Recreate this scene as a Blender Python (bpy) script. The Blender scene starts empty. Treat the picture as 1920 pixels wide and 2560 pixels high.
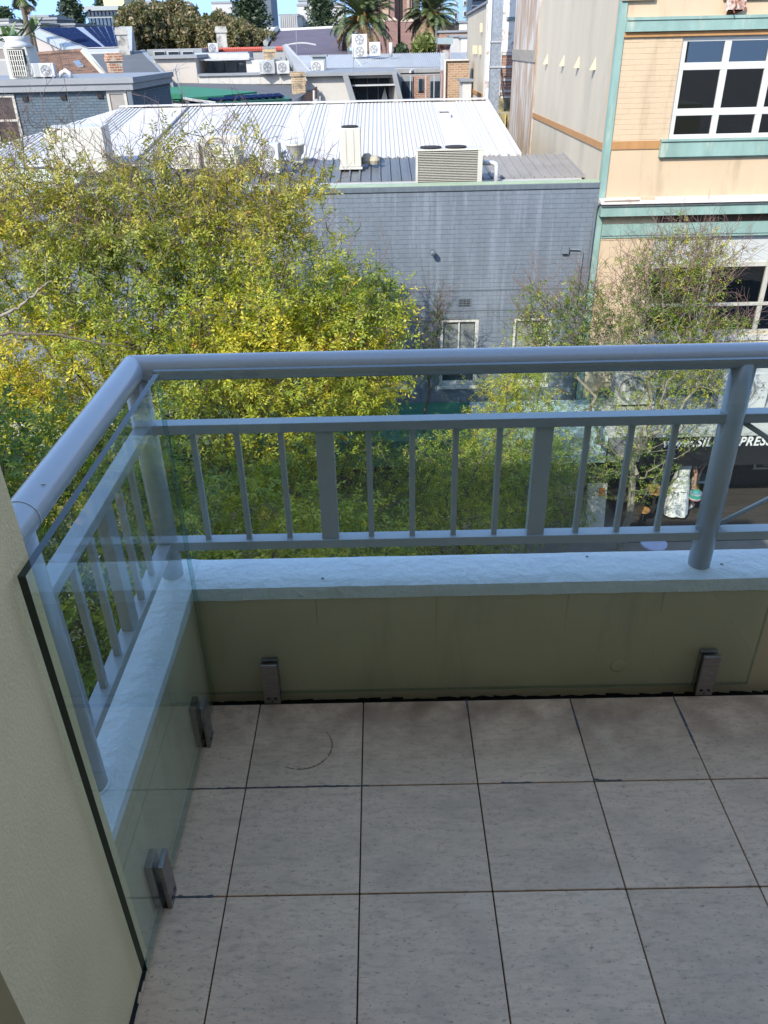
import bpy, math, random
import numpy as np
from mathutils import Vector, Matrix

random.seed(7)
RNG = np.random.default_rng(7)
SC = bpy.context.scene
COL = SC.collection
R = math.radians

# ------------------------------------------------------------------ camera
CAM = Vector((0.078, -1.678, 1.644))
YAW, PITCH, ROLL, FPX = -0.00365287, 0.53814267, -0.0219640921, 1961.75
_cy, _sy, _cp, _sp = math.cos(YAW), math.sin(YAW), math.cos(PITCH), math.sin(PITCH)
FWD = Vector((_sy*_cp, _cy*_cp, -_sp))
_r = Vector((_cy, -_sy, 0)); _u = _r.cross(FWD)
RIGHT = _r*math.cos(ROLL) + _u*math.sin(ROLL)
UP = -_r*math.sin(ROLL) + _u*math.cos(ROLL)
cam = bpy.data.cameras.new('camera')
cam.sensor_fit = 'VERTICAL'; cam.sensor_height = 24.0
cam.lens = 24.0*FPX/2560.0
cam.clip_start = 0.02; cam.clip_end = 3000
cam_o = bpy.data.objects.new('camera', cam); COL.objects.link(cam_o)
cam_o.matrix_world = Matrix(((RIGHT.x, UP.x, -FWD.x, CAM.x), (RIGHT.y, UP.y, -FWD.y, CAM.y), (RIGHT.z, UP.z, -FWD.z, CAM.z), (0, 0, 0, 1)))
SC.camera = cam_o

# ------------------------------------------------------------------ light
SUN_EL, SUN_AZ = R(38), R(32)      # azimuth: behind the camera, turned to the left
sun_from = Vector((-math.sin(SUN_AZ)*math.cos(SUN_EL), -math.cos(SUN_AZ)*math.cos(SUN_EL), math.sin(SUN_EL)))
world = bpy.data.worlds.new('World'); SC.world = world; world.use_nodes = True
wn = world.node_tree
bg = wn.nodes['Background']
sky = wn.nodes.new('ShaderNodeTexSky'); sky.sky_type = 'NISHITA'; sky.sun_disc = False
sky.sun_elevation = SUN_EL
sky.sun_rotation = math.atan2(sun_from.x, sun_from.y)
sky.altitude = 0; sky.air_density = 1.0; sky.dust_density = 0.4; sky.ozone_density = 1.4
tcw = wn.nodes.new('ShaderNodeTexCoord'); spw = wn.nodes.new('ShaderNodeSeparateXYZ'); cbw = wn.nodes.new('ShaderNodeCombineXYZ')
maw = wn.nodes.new('ShaderNodeMath'); maw.operation = 'MULTIPLY_ADD'; maw.inputs[1].default_value = .42; maw.inputs[2].default_value = .58
nrw = wn.nodes.new('ShaderNodeVectorMath'); nrw.operation = 'NORMALIZE'
wn.links.new(tcw.outputs['Generated'], spw.inputs[0]); wn.links.new(spw.outputs[0], cbw.inputs[0]); wn.links.new(spw.outputs[1], cbw.inputs[1])
wn.links.new(spw.outputs[2], maw.inputs[0]); wn.links.new(maw.outputs[0], cbw.inputs[2]); wn.links.new(cbw.outputs[0], nrw.inputs[0]); wn.links.new(nrw.outputs[0], sky.inputs[0])
wn.links.new(sky.outputs[0], bg.inputs[0]); bg.inputs[1].default_value = 0.15
sl = bpy.data.lights.new('sun', 'SUN'); sl.energy = 2.0; sl.angle = R(0.53); sl.color = (1.0, 0.94, 0.83)
so = bpy.data.objects.new('sun', sl); COL.objects.link(so)
so.rotation_euler = sun_from.to_track_quat('Z', 'Y').to_euler(); so.location = (0, 0, 30)
SC.view_settings.view_transform = 'Standard'; SC.view_settings.look = 'None'
SC.view_settings.gamma = 1; SC.view_settings.exposure = 2.0
SC.view_settings.use_curve_mapping = False
SC.render.engine = 'CYCLES'
SC.cycles.max_bounces = 8; SC.cycles.transparent_max_bounces = 16
SC.cycles.diffuse_bounces = 4; SC.cycles.glossy_bounces = 4
SC.cycles.sample_clamp_indirect = 6
SC.cycles.use_denoising = True

# ------------------------------------------------------------------ helpers
def ray(x, y):
    return FWD + RIGHT*((x-960)/FPX) + UP*((1280-y)/FPX)
def at(x, y, Y):
    d = ray(x, y); return CAM + d*((Y-CAM.y)/d.y)
def atZ(x, y, z):
    d = ray(x, y); return CAM + d*((z-CAM.z)/d.z)
def lin(h):
    f = lambda c: c/12.92 if c <= .04045 else ((c+.055)/1.055)**2.4
    return tuple(f(int(h[i:i+2], 16)/255) for i in (0, 2, 4))

MATS = {}
ALB = 1.0      # scale on base colours; lowered further down to dim the sunlit street materials
def mat(name, col, rough=.6, metal=0., vary=.12, scale=6., stretch=(1, 1, 1), bump=0., bscale=60., col2=None, c2amt=.0, c2scale=2., c2stretch=(1, 1, 1), rand=0., spec=.5, coat=0., detail=6):
    """principled material; base colour = col, mottled by noise, second colour col2 in patches"""
    if name in MATS: return MATS[name]
    m = bpy.data.materials.new(name); m.use_nodes = True; MATS[name] = m
    nt = m.node_tree; N = nt.nodes; L = nt.links
    b = N['Principled BSDF']
    b.inputs['Roughness'].default_value = rough; b.inputs['Metallic'].default_value = metal
    b.inputs['Specular IOR Level'].default_value = spec; b.inputs['Coat Weight'].default_value = coat
    tc = N.new('ShaderNodeNewGeometry')
    def noise(sc, st, det=detail, seedoff=0.):
        mp = N.new('ShaderNodeMapping'); mp.inputs['Scale'].default_value = [sc*s for s in st]
        mp.inputs['Location'].default_value = (seedoff, seedoff*1.7, seedoff*.6)
        L.new(tc.outputs['Position'], mp.inputs['Vector'])
        n = N.new('ShaderNodeTexNoise'); n.inputs['Scale'].default_value = 1; n.inputs['Detail'].default_value = det
        n.inputs['Roughness'].default_value = .62
        L.new(mp.outputs[0], n.inputs['Vector']); return n
    c = tuple(v*ALB for v in col)
    if col2 is not None: col2 = tuple(v*ALB for v in col2)
    rgb = N.new('ShaderNodeRGB'); rgb.outputs[0].default_value = (*c, 1); out = rgb.outputs[0]
    if vary:
        n = noise(scale, stretch)
        mr = N.new('ShaderNodeMapRange'); mr.inputs[1].default_value = .25; mr.inputs[2].default_value = .75
        mr.inputs[3].default_value = 1-vary; mr.inputs[4].default_value = 1+vary
        L.new(n.outputs[0], mr.inputs[0])
        mx = N.new('ShaderNodeVectorMath'); mx.operation = 'SCALE'
        L.new(out, mx.inputs[0]); L.new(mr.outputs[0], mx.inputs['Scale']); out = mx.outputs[0]
    if rand:
        oi = N.new('ShaderNodeObjectInfo'); mr = N.new('ShaderNodeMapRange')
        mr.inputs[3].default_value = 1-rand; mr.inputs[4].default_value = 1+rand
        L.new(oi.outputs['Random'], mr.inputs[0])
        mx = N.new('ShaderNodeVectorMath'); mx.operation = 'SCALE'
        L.new(out, mx.inputs[0]); L.new(mr.outputs[0], mx.inputs['Scale']); out = mx.outputs[0]
    if col2 is not None:
        n = noise(c2scale, c2stretch, 7, 3.3)
        mr = N.new('ShaderNodeMapRange'); mr.inputs[1].default_value = .62-c2amt*.35; mr.inputs[2].default_value = .72-c2amt*.25
        L.new(n.outputs[0], mr.inputs[0])
        mm = N.new('ShaderNodeMix'); mm.data_type = 'RGBA'
        L.new(mr.outputs[0], mm.inputs[0]); L.new(out, mm.inputs[6]); mm.inputs[7].default_value = (*col2, 1)
        out = mm.outputs[2]
    L.new(out, b.inputs['Base Color'])
    if bump:
        n = noise(bscale, (1, 1, 1), 4, 1.1)
        bp = N.new('ShaderNodeBump'); bp.inputs['Strength'].default_value = bump; bp.inputs['Distance'].default_value = .02
        L.new(n.outputs[0], bp.inputs['Height']); L.new(bp.outputs[0], b.inputs['Normal'])
    return m

def brick_mat(name, c1, c2, mortar, bw=.24, bh=.086, axis='X', ms=.012, worn=None):
    """painted or face bricks too far away to build; the course size is the real one"""
    if name in MATS: return MATS[name]
    c1, c2, mortar = [tuple(v*ALB for v in q) for q in (c1, c2, mortar)]
    if worn: worn = tuple(v*ALB for v in worn)
    m = mat(name, c1, .85, vary=0); nt = m.node_tree; N = nt.nodes; L = nt.links
    b = N['Principled BSDF']
    tc = N.new('ShaderNodeNewGeometry'); sp = N.new('ShaderNodeSeparateXYZ'); cb = N.new('ShaderNodeCombineXYZ')
    L.new(tc.outputs['Position'], sp.inputs[0])
    ad = N.new('ShaderNodeMath'); ad.operation = 'ADD'
    L.new(sp.outputs[0], ad.inputs[0]); L.new(sp.outputs[1], ad.inputs[1])
    L.new(ad.outputs[0], cb.inputs[0]); L.new(sp.outputs[2], cb.inputs[1])
    br = N.new('ShaderNodeTexBrick'); br.inputs['Scale'].default_value = 1
    br.inputs['Brick Width'].default_value = bw; br.inputs['Row Height'].default_value = bh
    br.inputs['Mortar Size'].default_value = ms; br.inputs['Mortar Smooth'].default_value = .1
    br.inputs['Color1'].default_value = (*c1, 1); br.inputs['Color2'].default_value = (*c2, 1); br.inputs['Mortar'].default_value = (*mortar, 1)
    L.new(cb.outputs[0], br.inputs['Vector'])
    out = br.outputs[0]
    if worn:
        n = N.new('ShaderNodeTexNoise'); n.inputs['Scale'].default_value = 3; n.inputs['Detail'].default_value = 8
        L.new(tc.outputs['Position'], n.inputs['Vector'])
        mr = N.new('ShaderNodeMapRange'); mr.inputs[1].default_value = .54; mr.inputs[2].default_value = .66
        L.new(n.outputs[0], mr.inputs[0])
        mm = N.new('ShaderNodeMix'); mm.data_type = 'RGBA'
        L.new(mr.outputs[0], mm.inputs[0]); L.new(out, mm.inputs[6]); mm.inputs[7].default_value = (*worn, 1); out = mm.outputs[2]
    L.new(out, b.inputs['Base Color'])
    bp = N.new('ShaderNodeBump'); bp.inputs['Strength'].default_value = .5; bp.inputs['Distance'].default_value = .01; bp.invert = True
    L.new(br.outputs['Fac'], bp.inputs['Height']); L.new(bp.outputs[0], b.inputs['Normal'])
    return m

def org(o):
    v = Vector((0, 0, 0))
    while o is not None:
        v += o.location; o = o.parent
    return v
def tag(o, label=None, cat=None, group=None, kind=None):
    if label: o['label'] = label
    if cat: o['category'] = cat
    if group: o['group'] = group
    if kind: o['kind'] = kind
    return o
def thing(name, loc, label, cat, group=None):
    o = bpy.data.objects.new(name, None); o.empty_display_size = .2
    COL.objects.link(o); o.location = loc
    return tag(o, label, cat, group)

class MB:
    def __init__(s): s.v = []; s.f = []
    def poly(s, pts):
        i = len(s.v); s.v += [tuple(p) for p in pts]; s.f.append(tuple(range(i, i+len(pts)))); return s
    def hexa(s, b, t):
        i = len(s.v); s.v += [tuple(p) for p in b] + [tuple(p) for p in t]; n = len(b)
        s.f.append(tuple(i+k for k in reversed(range(n)))); s.f.append(tuple(i+n+k for k in range(n)))
        for k in range(n):
            k2 = (k+1) % n; s.f.append((i+k, i+k2, i+n+k2, i+n+k))
        return s
    def box(s, x0, x1, y0, y1, z0, z1):
        if x0 > x1: x0, x1 = x1, x0
        if y0 > y1: y0, y1 = y1, y0
        if z0 > z1: z0, z1 = z1, z0
        return s.hexa([(x0, y0, z0), (x1, y0, z0), (x1, y1, z0), (x0, y1, z0)], [(x0, y0, z1), (x1, y0, z1), (x1, y1, z1), (x0, y1, z1)])
    def prism(s, pts, d):
        d = Vector(d); return s.hexa(pts, [Vector(p)+d for p in pts])
    def tube(s, pts, r, n=8, cap=True):
        pts = [Vector(p) for p in pts]; rs = r if isinstance(r, (list, tuple)) else [r]*len(pts)
        base = len(s.v); a = None
        for k, p in enumerate(pts):
            if k == 0: t = pts[1]-p
            elif k == len(pts)-1: t = p-pts[k-1]
            else: t = (pts[k+1]-p).normalized()+(p-pts[k-1]).normalized()
            t.normalize()
            if a is None:
                a = t.orthogonal().normalized()
            else:
                a = (a-t*a.dot(t)).normalized()
            b = t.cross(a)
            sc = 1.
            if 0 < k < len(pts)-1:
                c = (p-pts[k-1]).normalized().dot(t); sc = 1/max(c, .5)
            for j in range(n):
                an = 2*math.pi*j/n
                s.v.append(tuple(p+(a*math.cos(an)+b*math.sin(an))*rs[k]*(sc if n > 6 else 1)))
        for k in range(len(pts)-1):
            for j in range(n):
                j2 = (j+1) % n
                s.f.append((base+k*n+j, base+k*n+j2, base+(k+1)*n+j2, base+(k+1)*n+j))
        if cap:
            s.f.append(tuple(base+j for j in reversed(range(n)))); s.f.append(tuple(base+(len(pts)-1)*n+j for j in range(n)))
        return s
    def lathe(s, c, prof, n=20, axis='Z'):
        base = len(s.v); c = Vector(c)
        for r, h in prof:
            for j in range(n):
                an = 2*math.pi*j/n; a, b = r*math.cos(an), r*math.sin(an)
                s.v.append(tuple(c+(Vector((a, b, h)) if axis == 'Z' else Vector((a, h, b)) if axis == 'Y' else Vector((h, a, b)))))
        for k in range(len(prof)-1):
            for j in range(n):
                j2 = (j+1) % n
                s.f.append((base+k*n+j, base+k*n+j2, base+(k+1)*n+j2, base+(k+1)*n+j))
        s.f.append(tuple(base+j for j in reversed(range(n)))); s.f.append(tuple(base+(len(prof)-1)*n+j for j in range(n)))
        return s
    def build(s, name, m, parent=None, label=None, cat=None, group=None, kind=None, smooth=False, bevel=0, seg=2):
        me = bpy.data.meshes.new(name)
        o = bpy.data.objects.new(name, me)
        off = Vector((0, 0, 0))
        if parent is not None: off = org(parent)
        elif s.v and cat:      # a thing that is one mesh: origin at its base centre
            a = np.array(s.v); off = Vector(((a[:, 0].min()+a[:, 0].max())/2, (a[:, 1].min()+a[:, 1].max())/2, a[:, 2].min()))
            o.location = off
        me.from_pydata([tuple(Vector(v)-off) for v in s.v], [], s.f)
        me.validate(); me.materials.append(m)
        COL.objects.link(o)
        if parent is not None: o.parent = parent
        import bmesh
        bm = bmesh.new(); bm.from_mesh(me); bmesh.ops.recalc_face_normals(bm, faces=bm.faces); bm.to_mesh(me); bm.free()
        if smooth:
            me.shade_smooth()
            if smooth == 'auto':
                me.shade_auto_smooth(angle=R(40)) if hasattr(me, 'shade_auto_smooth') else None
        if bevel:
            md = o.modifiers.new('bevel', 'BEVEL'); md.width = bevel; md.segments = seg; md.limit_method = 'ANGLE'; md.angle_limit = R(40)
        return tag(o, label, cat, group, kind)
def box(name, m, x0, x1, y0, y1, z0, z1, parent=None, **k):
    return MB().box(x0, x1, y0, y1, z0, z1).build(name, m, parent, **k)
def pxbox(x0, x1, yt, yb, Y, depth):
    """real box whose front face at distance Y spans those picture coordinates"""
    ym = (yt+yb)/2; xm = (x0+x1)/2
    return (at(x0, ym, Y).x, at(x1, ym, Y).x, Y, Y+depth, at(xm, yb, Y).z, at(xm, yt, Y).z)
def copy_tree(o, parent=None):
    c = o.copy(); COL.objects.link(c); c.parent = parent
    for ch in list(o.children): copy_tree(ch, c)
    return c
def smooth_by_angle(o, a=40):
    me = o.data
    me.shade_smooth()
    import bmesh
    bm = bmesh.new(); bm.from_mesh(me)
    for e in bm.edges:
        if len(e.link_faces) == 2 and e.calc_face_angle(0) > R(a): e.smooth = False
    bm.to_mesh(me); bm.free(); return o

GZ = -7.2

# ------------------------------------------------------------------ materials of the balcony
M_tile = mat('tile_stone', (.64, .435, .27), .52, vary=.13, scale=11, stretch=(1, 3.5, 1), bump=.05, bscale=120, rand=.08, detail=10)
def tile_extras():
    nt = M_tile.node_tree; N = nt.nodes; L = nt.links; b = N['Principled BSDF']
    src = b.inputs['Base Color'].links[0].from_socket
    geo = N.new('ShaderNodeNewGeometry')
    def fac(sc, st, lo, hi, det=3):
        mp = N.new('ShaderNodeMapping'); mp.inputs['Scale'].default_value = [sc*s for s in st]
        L.new(geo.outputs['Position'], mp.inputs['Vector'])
        n = N.new('ShaderNodeTexNoise'); n.inputs['Scale'].default_value = 1; n.inputs['Detail'].default_value = det
        L.new(mp.outputs[0], n.inputs['Vector'])
        r_ = N.new('ShaderNodeMapRange'); r_.inputs[1].default_value = lo; r_.inputs[2].default_value = hi
        L.new(n.outputs[0], r_.inputs[0]); return r_.outputs[0]
    def mixin(src, f, col, amt):
        m_ = N.new('ShaderNodeMath'); m_.operation = 'MULTIPLY'; m_.inputs[1].default_value = amt; L.new(f, m_.inputs[0])
        mm = N.new('ShaderNodeMix'); mm.data_type = 'RGBA'; L.new(m_.outputs[0], mm.inputs[0]); L.new(src, mm.inputs[6]); mm.inputs[7].default_value = (*col, 1)
        return mm.outputs[2]
    src = mixin(src, fac(46, (.7, 1.9, 1), .50, .72, 8), (.33, .225, .145), .45)      # fine travertine lines
    src = mixin(src, fac(210, (.5, 1.2, 1), .62, .72, 3), (.16, .11, .075), .7)
    src = mixin(src, fac(85, (.8, 1.6, 1), .60, .72, 6), (.17, .125, .09), .6)       # pits
    src = mixin(src, fac(95, (1, 1, 1), .76, .79, 1), (.08, .055, .045), .7)
    src = mixin(src, fac(5, (1, 1.4, 1), .50, .68, 6), (.40, .28, .185), .45)           # smudges
    src = mixin(src, fac(4.2, (1, 1, 1), .60, .72, 7), (.66, .49, .34), .4)
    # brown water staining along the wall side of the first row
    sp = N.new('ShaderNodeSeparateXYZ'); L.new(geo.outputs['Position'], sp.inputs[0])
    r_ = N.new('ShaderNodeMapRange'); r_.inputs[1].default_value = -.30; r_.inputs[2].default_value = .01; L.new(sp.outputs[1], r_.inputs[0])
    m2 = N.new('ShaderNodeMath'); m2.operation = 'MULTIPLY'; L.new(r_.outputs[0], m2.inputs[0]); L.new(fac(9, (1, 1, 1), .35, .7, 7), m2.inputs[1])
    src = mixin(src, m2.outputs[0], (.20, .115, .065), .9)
    L.new(src, b.inputs['Base Color'])
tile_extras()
M_grout = mat('dark_grout', (.055, .035, .028), .9, vary=.4, scale=40)
M_coping = mat('white_coping_paint', (.70, .73, .74), .30, vary=.05, scale=5, bump=.55, bscale=26, spec=.6)
M_cream = mat('cream_wall_paint', (.53, .425, .26), .62, col2=(.43, .35, .22), c2amt=.25, c2scale=2.4, c2stretch=(2, 2, .4), vary=.06, scale=3, bump=.12, bscale=140)
M_render = mat('cream_rough_render', (.80, .595, .31), .8, vary=.07, scale=4, bump=.28, bscale=150, col2=(.70, .52, .25), c2amt=.3, c2scale=1.6, c2stretch=(1, 1, .5))
M_rail = mat('grey_rail_enamel', (.36, .38, .405), .25, vary=.05, scale=8, col2=(.16, .17, .18), c2amt=-.22, c2scale=70, spec=.8, coat=.25)
M_steel = mat('brushed_steel', (.30, .28, .265), .36, metal=.9, vary=.25, scale=30, stretch=(1, 1, 4))
M_black = mat('black_gap', (.012, .01, .01), .9, vary=.3, scale=30)
M_rust = mat('rust_stain', (.16, .085, .035), .8, vary=.3, scale=50)
def glass_mat(name, tint, rough=0., f0=.04):
    m = bpy.data.materials.new(name); m.use_nodes = True; nt = m.node_tree; N = nt.nodes; L = nt.links
    N.remove(N['Principled BSDF']); out = N['Material Output']
    tr = N.new('ShaderNodeBsdfTransparent'); tr.inputs[0].default_value = (*tint, 1)
    gl = N.new('ShaderNodeBsdfGlossy'); gl.inputs['Roughness'].default_value = rough; gl.inputs[0].default_value = (.95, 1, 1, 1)
    lw = N.new('ShaderNodeLayerWeight'); lw.inputs[0].default_value = .5
    pw = N.new('ShaderNodeMath'); pw.operation = 'POWER'; pw.inputs[1].default_value = 5
    ml = N.new('ShaderNodeMath'); ml.operation = 'MULTIPLY_ADD'; ml.inputs[1].default_value = .72-f0; ml.inputs[2].default_value = f0
    mx = N.new('ShaderNodeMixShader')
    L.new(lw.outputs['Facing'], pw.inputs[0]); L.new(pw.outputs[0], ml.inputs[0]); L.new(ml.outputs[0], mx.inputs[0])
    L.new(tr.outputs[0], mx.inputs[1]); L.new(gl.outputs[0], mx.inputs[2]); L.new(mx.outputs[0], out.inputs[0])
    return m
M_glass = glass_mat('clear_green_glass', (.935, .972, .958), 0, .035)
M_gend = glass_mat('glass_end_face', (.50, .66, .62), .1, .08)
M_gedge = mat('glass_cut_edge', (.004, .018, .018), .12, vary=0, spec=.5)

# ------------------------------------------------------------------ the balcony
slab = box('balcony_slab', M_grout, -.59, 4.6, -2.1, -.0005, -.30, -.010); tag(slab, kind='structure')
tile_me = None
for j in range(-6, 0):
    for i in range(-2, 15):
        x0, x1 = -.3+.3*i, -.3+.3*(i+1)
        y0, y1 = .3*j, .3*(j+1)
        x0 = max(x0, -.437)
        cut = (x1-x0) < .29
        if cut or tile_me is None:
            b = MB().box(x0+.0016, x1-.0016, y0+.0016, y1-.0016, -.009, 0)
            b.v = [(v[0]-x0, v[1]-y0, v[2]) for v in b.v]
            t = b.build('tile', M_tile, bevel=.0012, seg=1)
            if not cut: tile_me = t.data
        else:
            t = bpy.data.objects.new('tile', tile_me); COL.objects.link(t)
            md = t.modifiers.new('bevel', 'BEVEL'); md.width = .0012; md.segments = 1
        t.location = (x0, y0, 0); t.parent = slab
# worn sealant patches along two joints and the pale rust ring left by a flower pot
g = MB()
def worm(x0, x1, y, w, amp, n):
    pts_a, pts_b = [], []
    for k in range(n+1):
        x = x0+(x1-x0)*k/n; c = y+random.uniform(-amp, amp)
        ww = w*random.uniform(.35, 1.3)
        pts_a.append((x, c-ww, .0012)); pts_b.append((x, c+ww, .0012))
    for k in range(n): g.poly([pts_a[k], pts_a[k+1], pts_b[k+1], pts_b[k]])
worm(-.43, .02, -.3, .0022, .0012, 44); worm(.36, .44, -.3, .002, .001, 12); worm(.60, .67, -.297, .003, .002, 9); worm(-.43, -.33, -.6, .003, .001, 12)
for (xx, ya, yb) in ((.3, -.05, 0), (.6, -.12, 0), (.9, -.2, 0)):
    for k in range(10):
        y = ya+(yb-ya)*k/10; w = random.uniform(.001, .0035)
        g.poly([(xx-w, y, .0012), (xx+w, y, .0012), (xx+w*.7, y+(yb-ya)/10, .0012), (xx-w, y+(yb-ya)/10, .0012)])
g.build('joint_filler', mat('grey_filler', (.07, .075, .085), .9, vary=.4, scale=60), slab, kind='stuff')
g = MB()
cx, cy = -.165, -.165
for k in range(34):
    a0 = R(-120+k*4.9); a1 = a0+R(4.9)
    if random.random() < .12: continue
    w = .0012+.0016*max(0, math.sin(math.pi*k/34))*random.random(); r = .078
    g.poly([(cx+math.cos(a)*rr*1.05, cy+math.sin(a)*rr, .0011) for a, rr in ((a0, r-w), (a0, r+w), (a1, r+w), (a1, r-w))])
g.build('pot_ring_stain', mat('ring_rust', (.25, .16, .085), .8, vary=.3, scale=50), slab, kind='stuff')
# near-black jagged strip and floor in the gap between tiles and wall
g = MB(); n = 150
for k in range(n):
    xa, xb = -.45+5.0*k/n, -.45+5.0*(k+1)/n
    h0 = -.012+.010*random.random(); h1 = -.012+.010*random.random()
    g.poly([(xa, .0375, -.060), (xb, .0375, -.060), (xb, .0375, h1-.017), (xa, .0375, h0-.017)])
g.poly([(-.45, 0, -.055), (4.5, 0, -.055), (4.5, .039, -.055), (-.45, .039, -.055)])
g.build('sealing_strip', M_black, slab)

pw = thing('parapet_wall', (2, .11, -.3), 'low cream balcony parapet with white painted coping under the grey railing', 'wall')
MB().box(-.455, 4.6, .04, .175, -.3, .352).build('wall_body', M_cream, pw, bevel=.004)
MB().box(-.592, -.455, -.72, .175, -.3, .352).build('wall_body', M_cream, pw, bevel=.004)
# coping: a subdivided slab with slightly wavy, hand-painted edges
def coping(x0, x1, y0, y1, z0, z1, nx, ny):
    b = MB(); st = len(b.v)
    rng = random.Random(3)
    def P(i, j):
        x = x0+(x1-x0)*i/nx; y = y0+(y1-y0)*j/ny
        e = 0
        if j == 0: y += rng.uniform(-.0006, .0006)
        return x, y
    top = [[None]*(ny+1) for _ in range(nx+1)]
    for i in range(nx+1):
        for j in range(ny+1):
            x, y = P(i, j)
            b.v.append((x, y, z1+rng.uniform(-.0006, .0006)-(.004 if j in (0, ny) else 0))); top[i][j] = len(b.v)-1
    for i in range(nx):
        for j in range(ny): b.f.append((top[i][j], top[i+1][j], top[i+1][j+1], top[i][j+1]))
    for j, yy in ((0, y0), (ny, y1)):
        bot = []
        for i in range(nx+1):
            x, y, z = b.v[top[i][j]]; b.v.append((x, y, z0+rng.uniform(-.0012, .0012))); bot.append(len(b.v)-1)
        for i in range(nx): b.f.append((bot[i], bot[i+1], top[i+1][j], top[i][j]))
    return b
c = coping(-.455, 4.6, .037, .178, .349, .393, 120, 6).build('coping', M_coping, pw, smooth=True); smooth_by_angle(c, 50)
b = coping(-.72, .178, -.595, -.452, .349, .393, 40, 6)
b.v = [(y, x, z) for x, y, z in b.v]          # the left run lies along Y
b.v = [(v[0], v[1] if v[1] > -.7 else -.7195, v[2]-(.014*max(0, (v[0]+.512)/.06)**2*min(1, max(0, -(v[1]+.01)/.2)) if v[2] > .38 else 0)) for v in b.v]
c = b.build('coping', M_coping, pw, smooth=True); smooth_by_angle(c, 50)
# thin drip of paint and small chips
for (x, y) in ((1.0, .10), (.64, .15), (-.1, .07)):
    MB().lathe((x, y, .392), [(.006, 0), (.004, .0022)], 7).build('paint_chip', mat('chip', (.2, .22, .25), .8, vary=.1), pw)
# faint runs of rusty water below the coping
b = MB(); rr_ = random.Random(9)
for x in (-.12, .21, .57, .83, 1.32):
    w = rr_.uniform(.002, .004); h = rr_.uniform(.06, .19); z = .347
    for k in range(6): b.poly([(x-w*(1-k/7), .0392, z-h*k/6), (x+w*(1-k/7), .0392, z-h*k/6), (x+w*(1-(k+1)/7), .0392, z-h*(k+1)/6), (x-w*(1-(k+1)/7), .0392, z-h*(k+1)/6)])
b.build('water_stain', mat('run_stain', (.41, .33, .175), .65, vary=.1, scale=30), pw, kind='stuff')
MB().lathe((.74, .0385, .085), [(.004, 0), (.02, -.0012), (.024, .0006)], 16, 'Y').build('filled_hole', M_cream, pw, smooth=True)

# railing: one welded thing
rl = thing('balcony_railing', (.9, .1, .393), 'grey painted steel railing with thick tubular top rail on the white coping', 'railing')
ZP, RP, YP, XL = .994, .0305, .10, -.515
tr_ = MB().tube([(XL, YP, ZP), (4.7, YP, ZP)], RP, 28).build('top_rail', M_rail, rl, smooth=True); smooth_by_angle(tr_)
MB().tube([(XL, -.74, ZP), (XL, YP, ZP)], RP, 28).build('top_rail', M_rail, rl, smooth=True)
smooth_by_angle(rl.children[-1])
MB().lathe((XL, YP, ZP), [(RP*math.sin(R(a))*1.0+.0001, -RP*math.cos(R(a))) for a in range(0, 181, 12)], 26).build('rail_elbow', M_rail, rl, smooth=True)
MB().tube([(XL, -.585, ZP), (XL, -.5835, ZP)], RP+.0016, 28).build('weld_ring', mat('weld_pale', (.55, .58, .62), .4, vary=.1), rl, smooth=True)
MB().box(XL+.015, XL+.022, -.520, -.5185, ZP+.0245, ZP+.0275).build('scratch', MATS['weld_pale'], rl)
for (x, y) in ((XL, YP), (XL, -.615), (.936, YP), (2.9, YP)):
    MB().tube([(x, y, .385), (x, y, ZP-.012)], .0295, 24).build('post', M_rail, rl, smooth=True); smooth_by_angle(rl.children[-1])
    MB().lathe((x, y, .391), [(.034, 0), (.0325, .003), (.0295, .005)], 24).build('paint_collar', M_coping, rl, smooth=True)
for z0, z1 in ((.8265, .8515), (.4845, .5105)):
    for xa, xb in ((XL+.018, .936-.012), (.936+.022, 2.9-.024)):
        MB().box(xa, xb, YP-.019, YP+.019, z0, z1).build('rail_bar', M_rail, rl, bevel=.0015)
    MB().box(XL-.019, XL+.0175, -.70, YP+.0185, z0+.0006, z1-.0006).build('rail_bar', M_rail, rl, bevel=.0015)
for k in range(0, 12):
    x = -.400+.1092*k; w = .0225 if k in (3, 8) else .0072
    d = .013 if k in (3, 8) else .007
    MB().box(x-w, x+w, YP-d, YP+d, .5100, .827).build('baluster', M_rail, rl, bevel=.0009, seg=1)
for k, y in enumerate((-.06, -.16, -.26, -.36, -.46, -.56)):
    w = .0225 if k == 2 else .0072; d = .013 if k == 2 else .007
    MB().box(XL-d, XL+d, y-w, y+w, .5094, .8275).build('baluster', M_rail, rl, bevel=.0009, seg=1)
for s in (0, 1):
    za, zb = (.825, .512) if s == 0 else (.512, .825)
    MB().tube([(.962, YP-.001+s*.013, za), (1.45, YP-.001+s*.013, zb-(.0 if s else 0)), ], .0065, 10).build('cross_brace', M_rail, rl, smooth=True)

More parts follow.
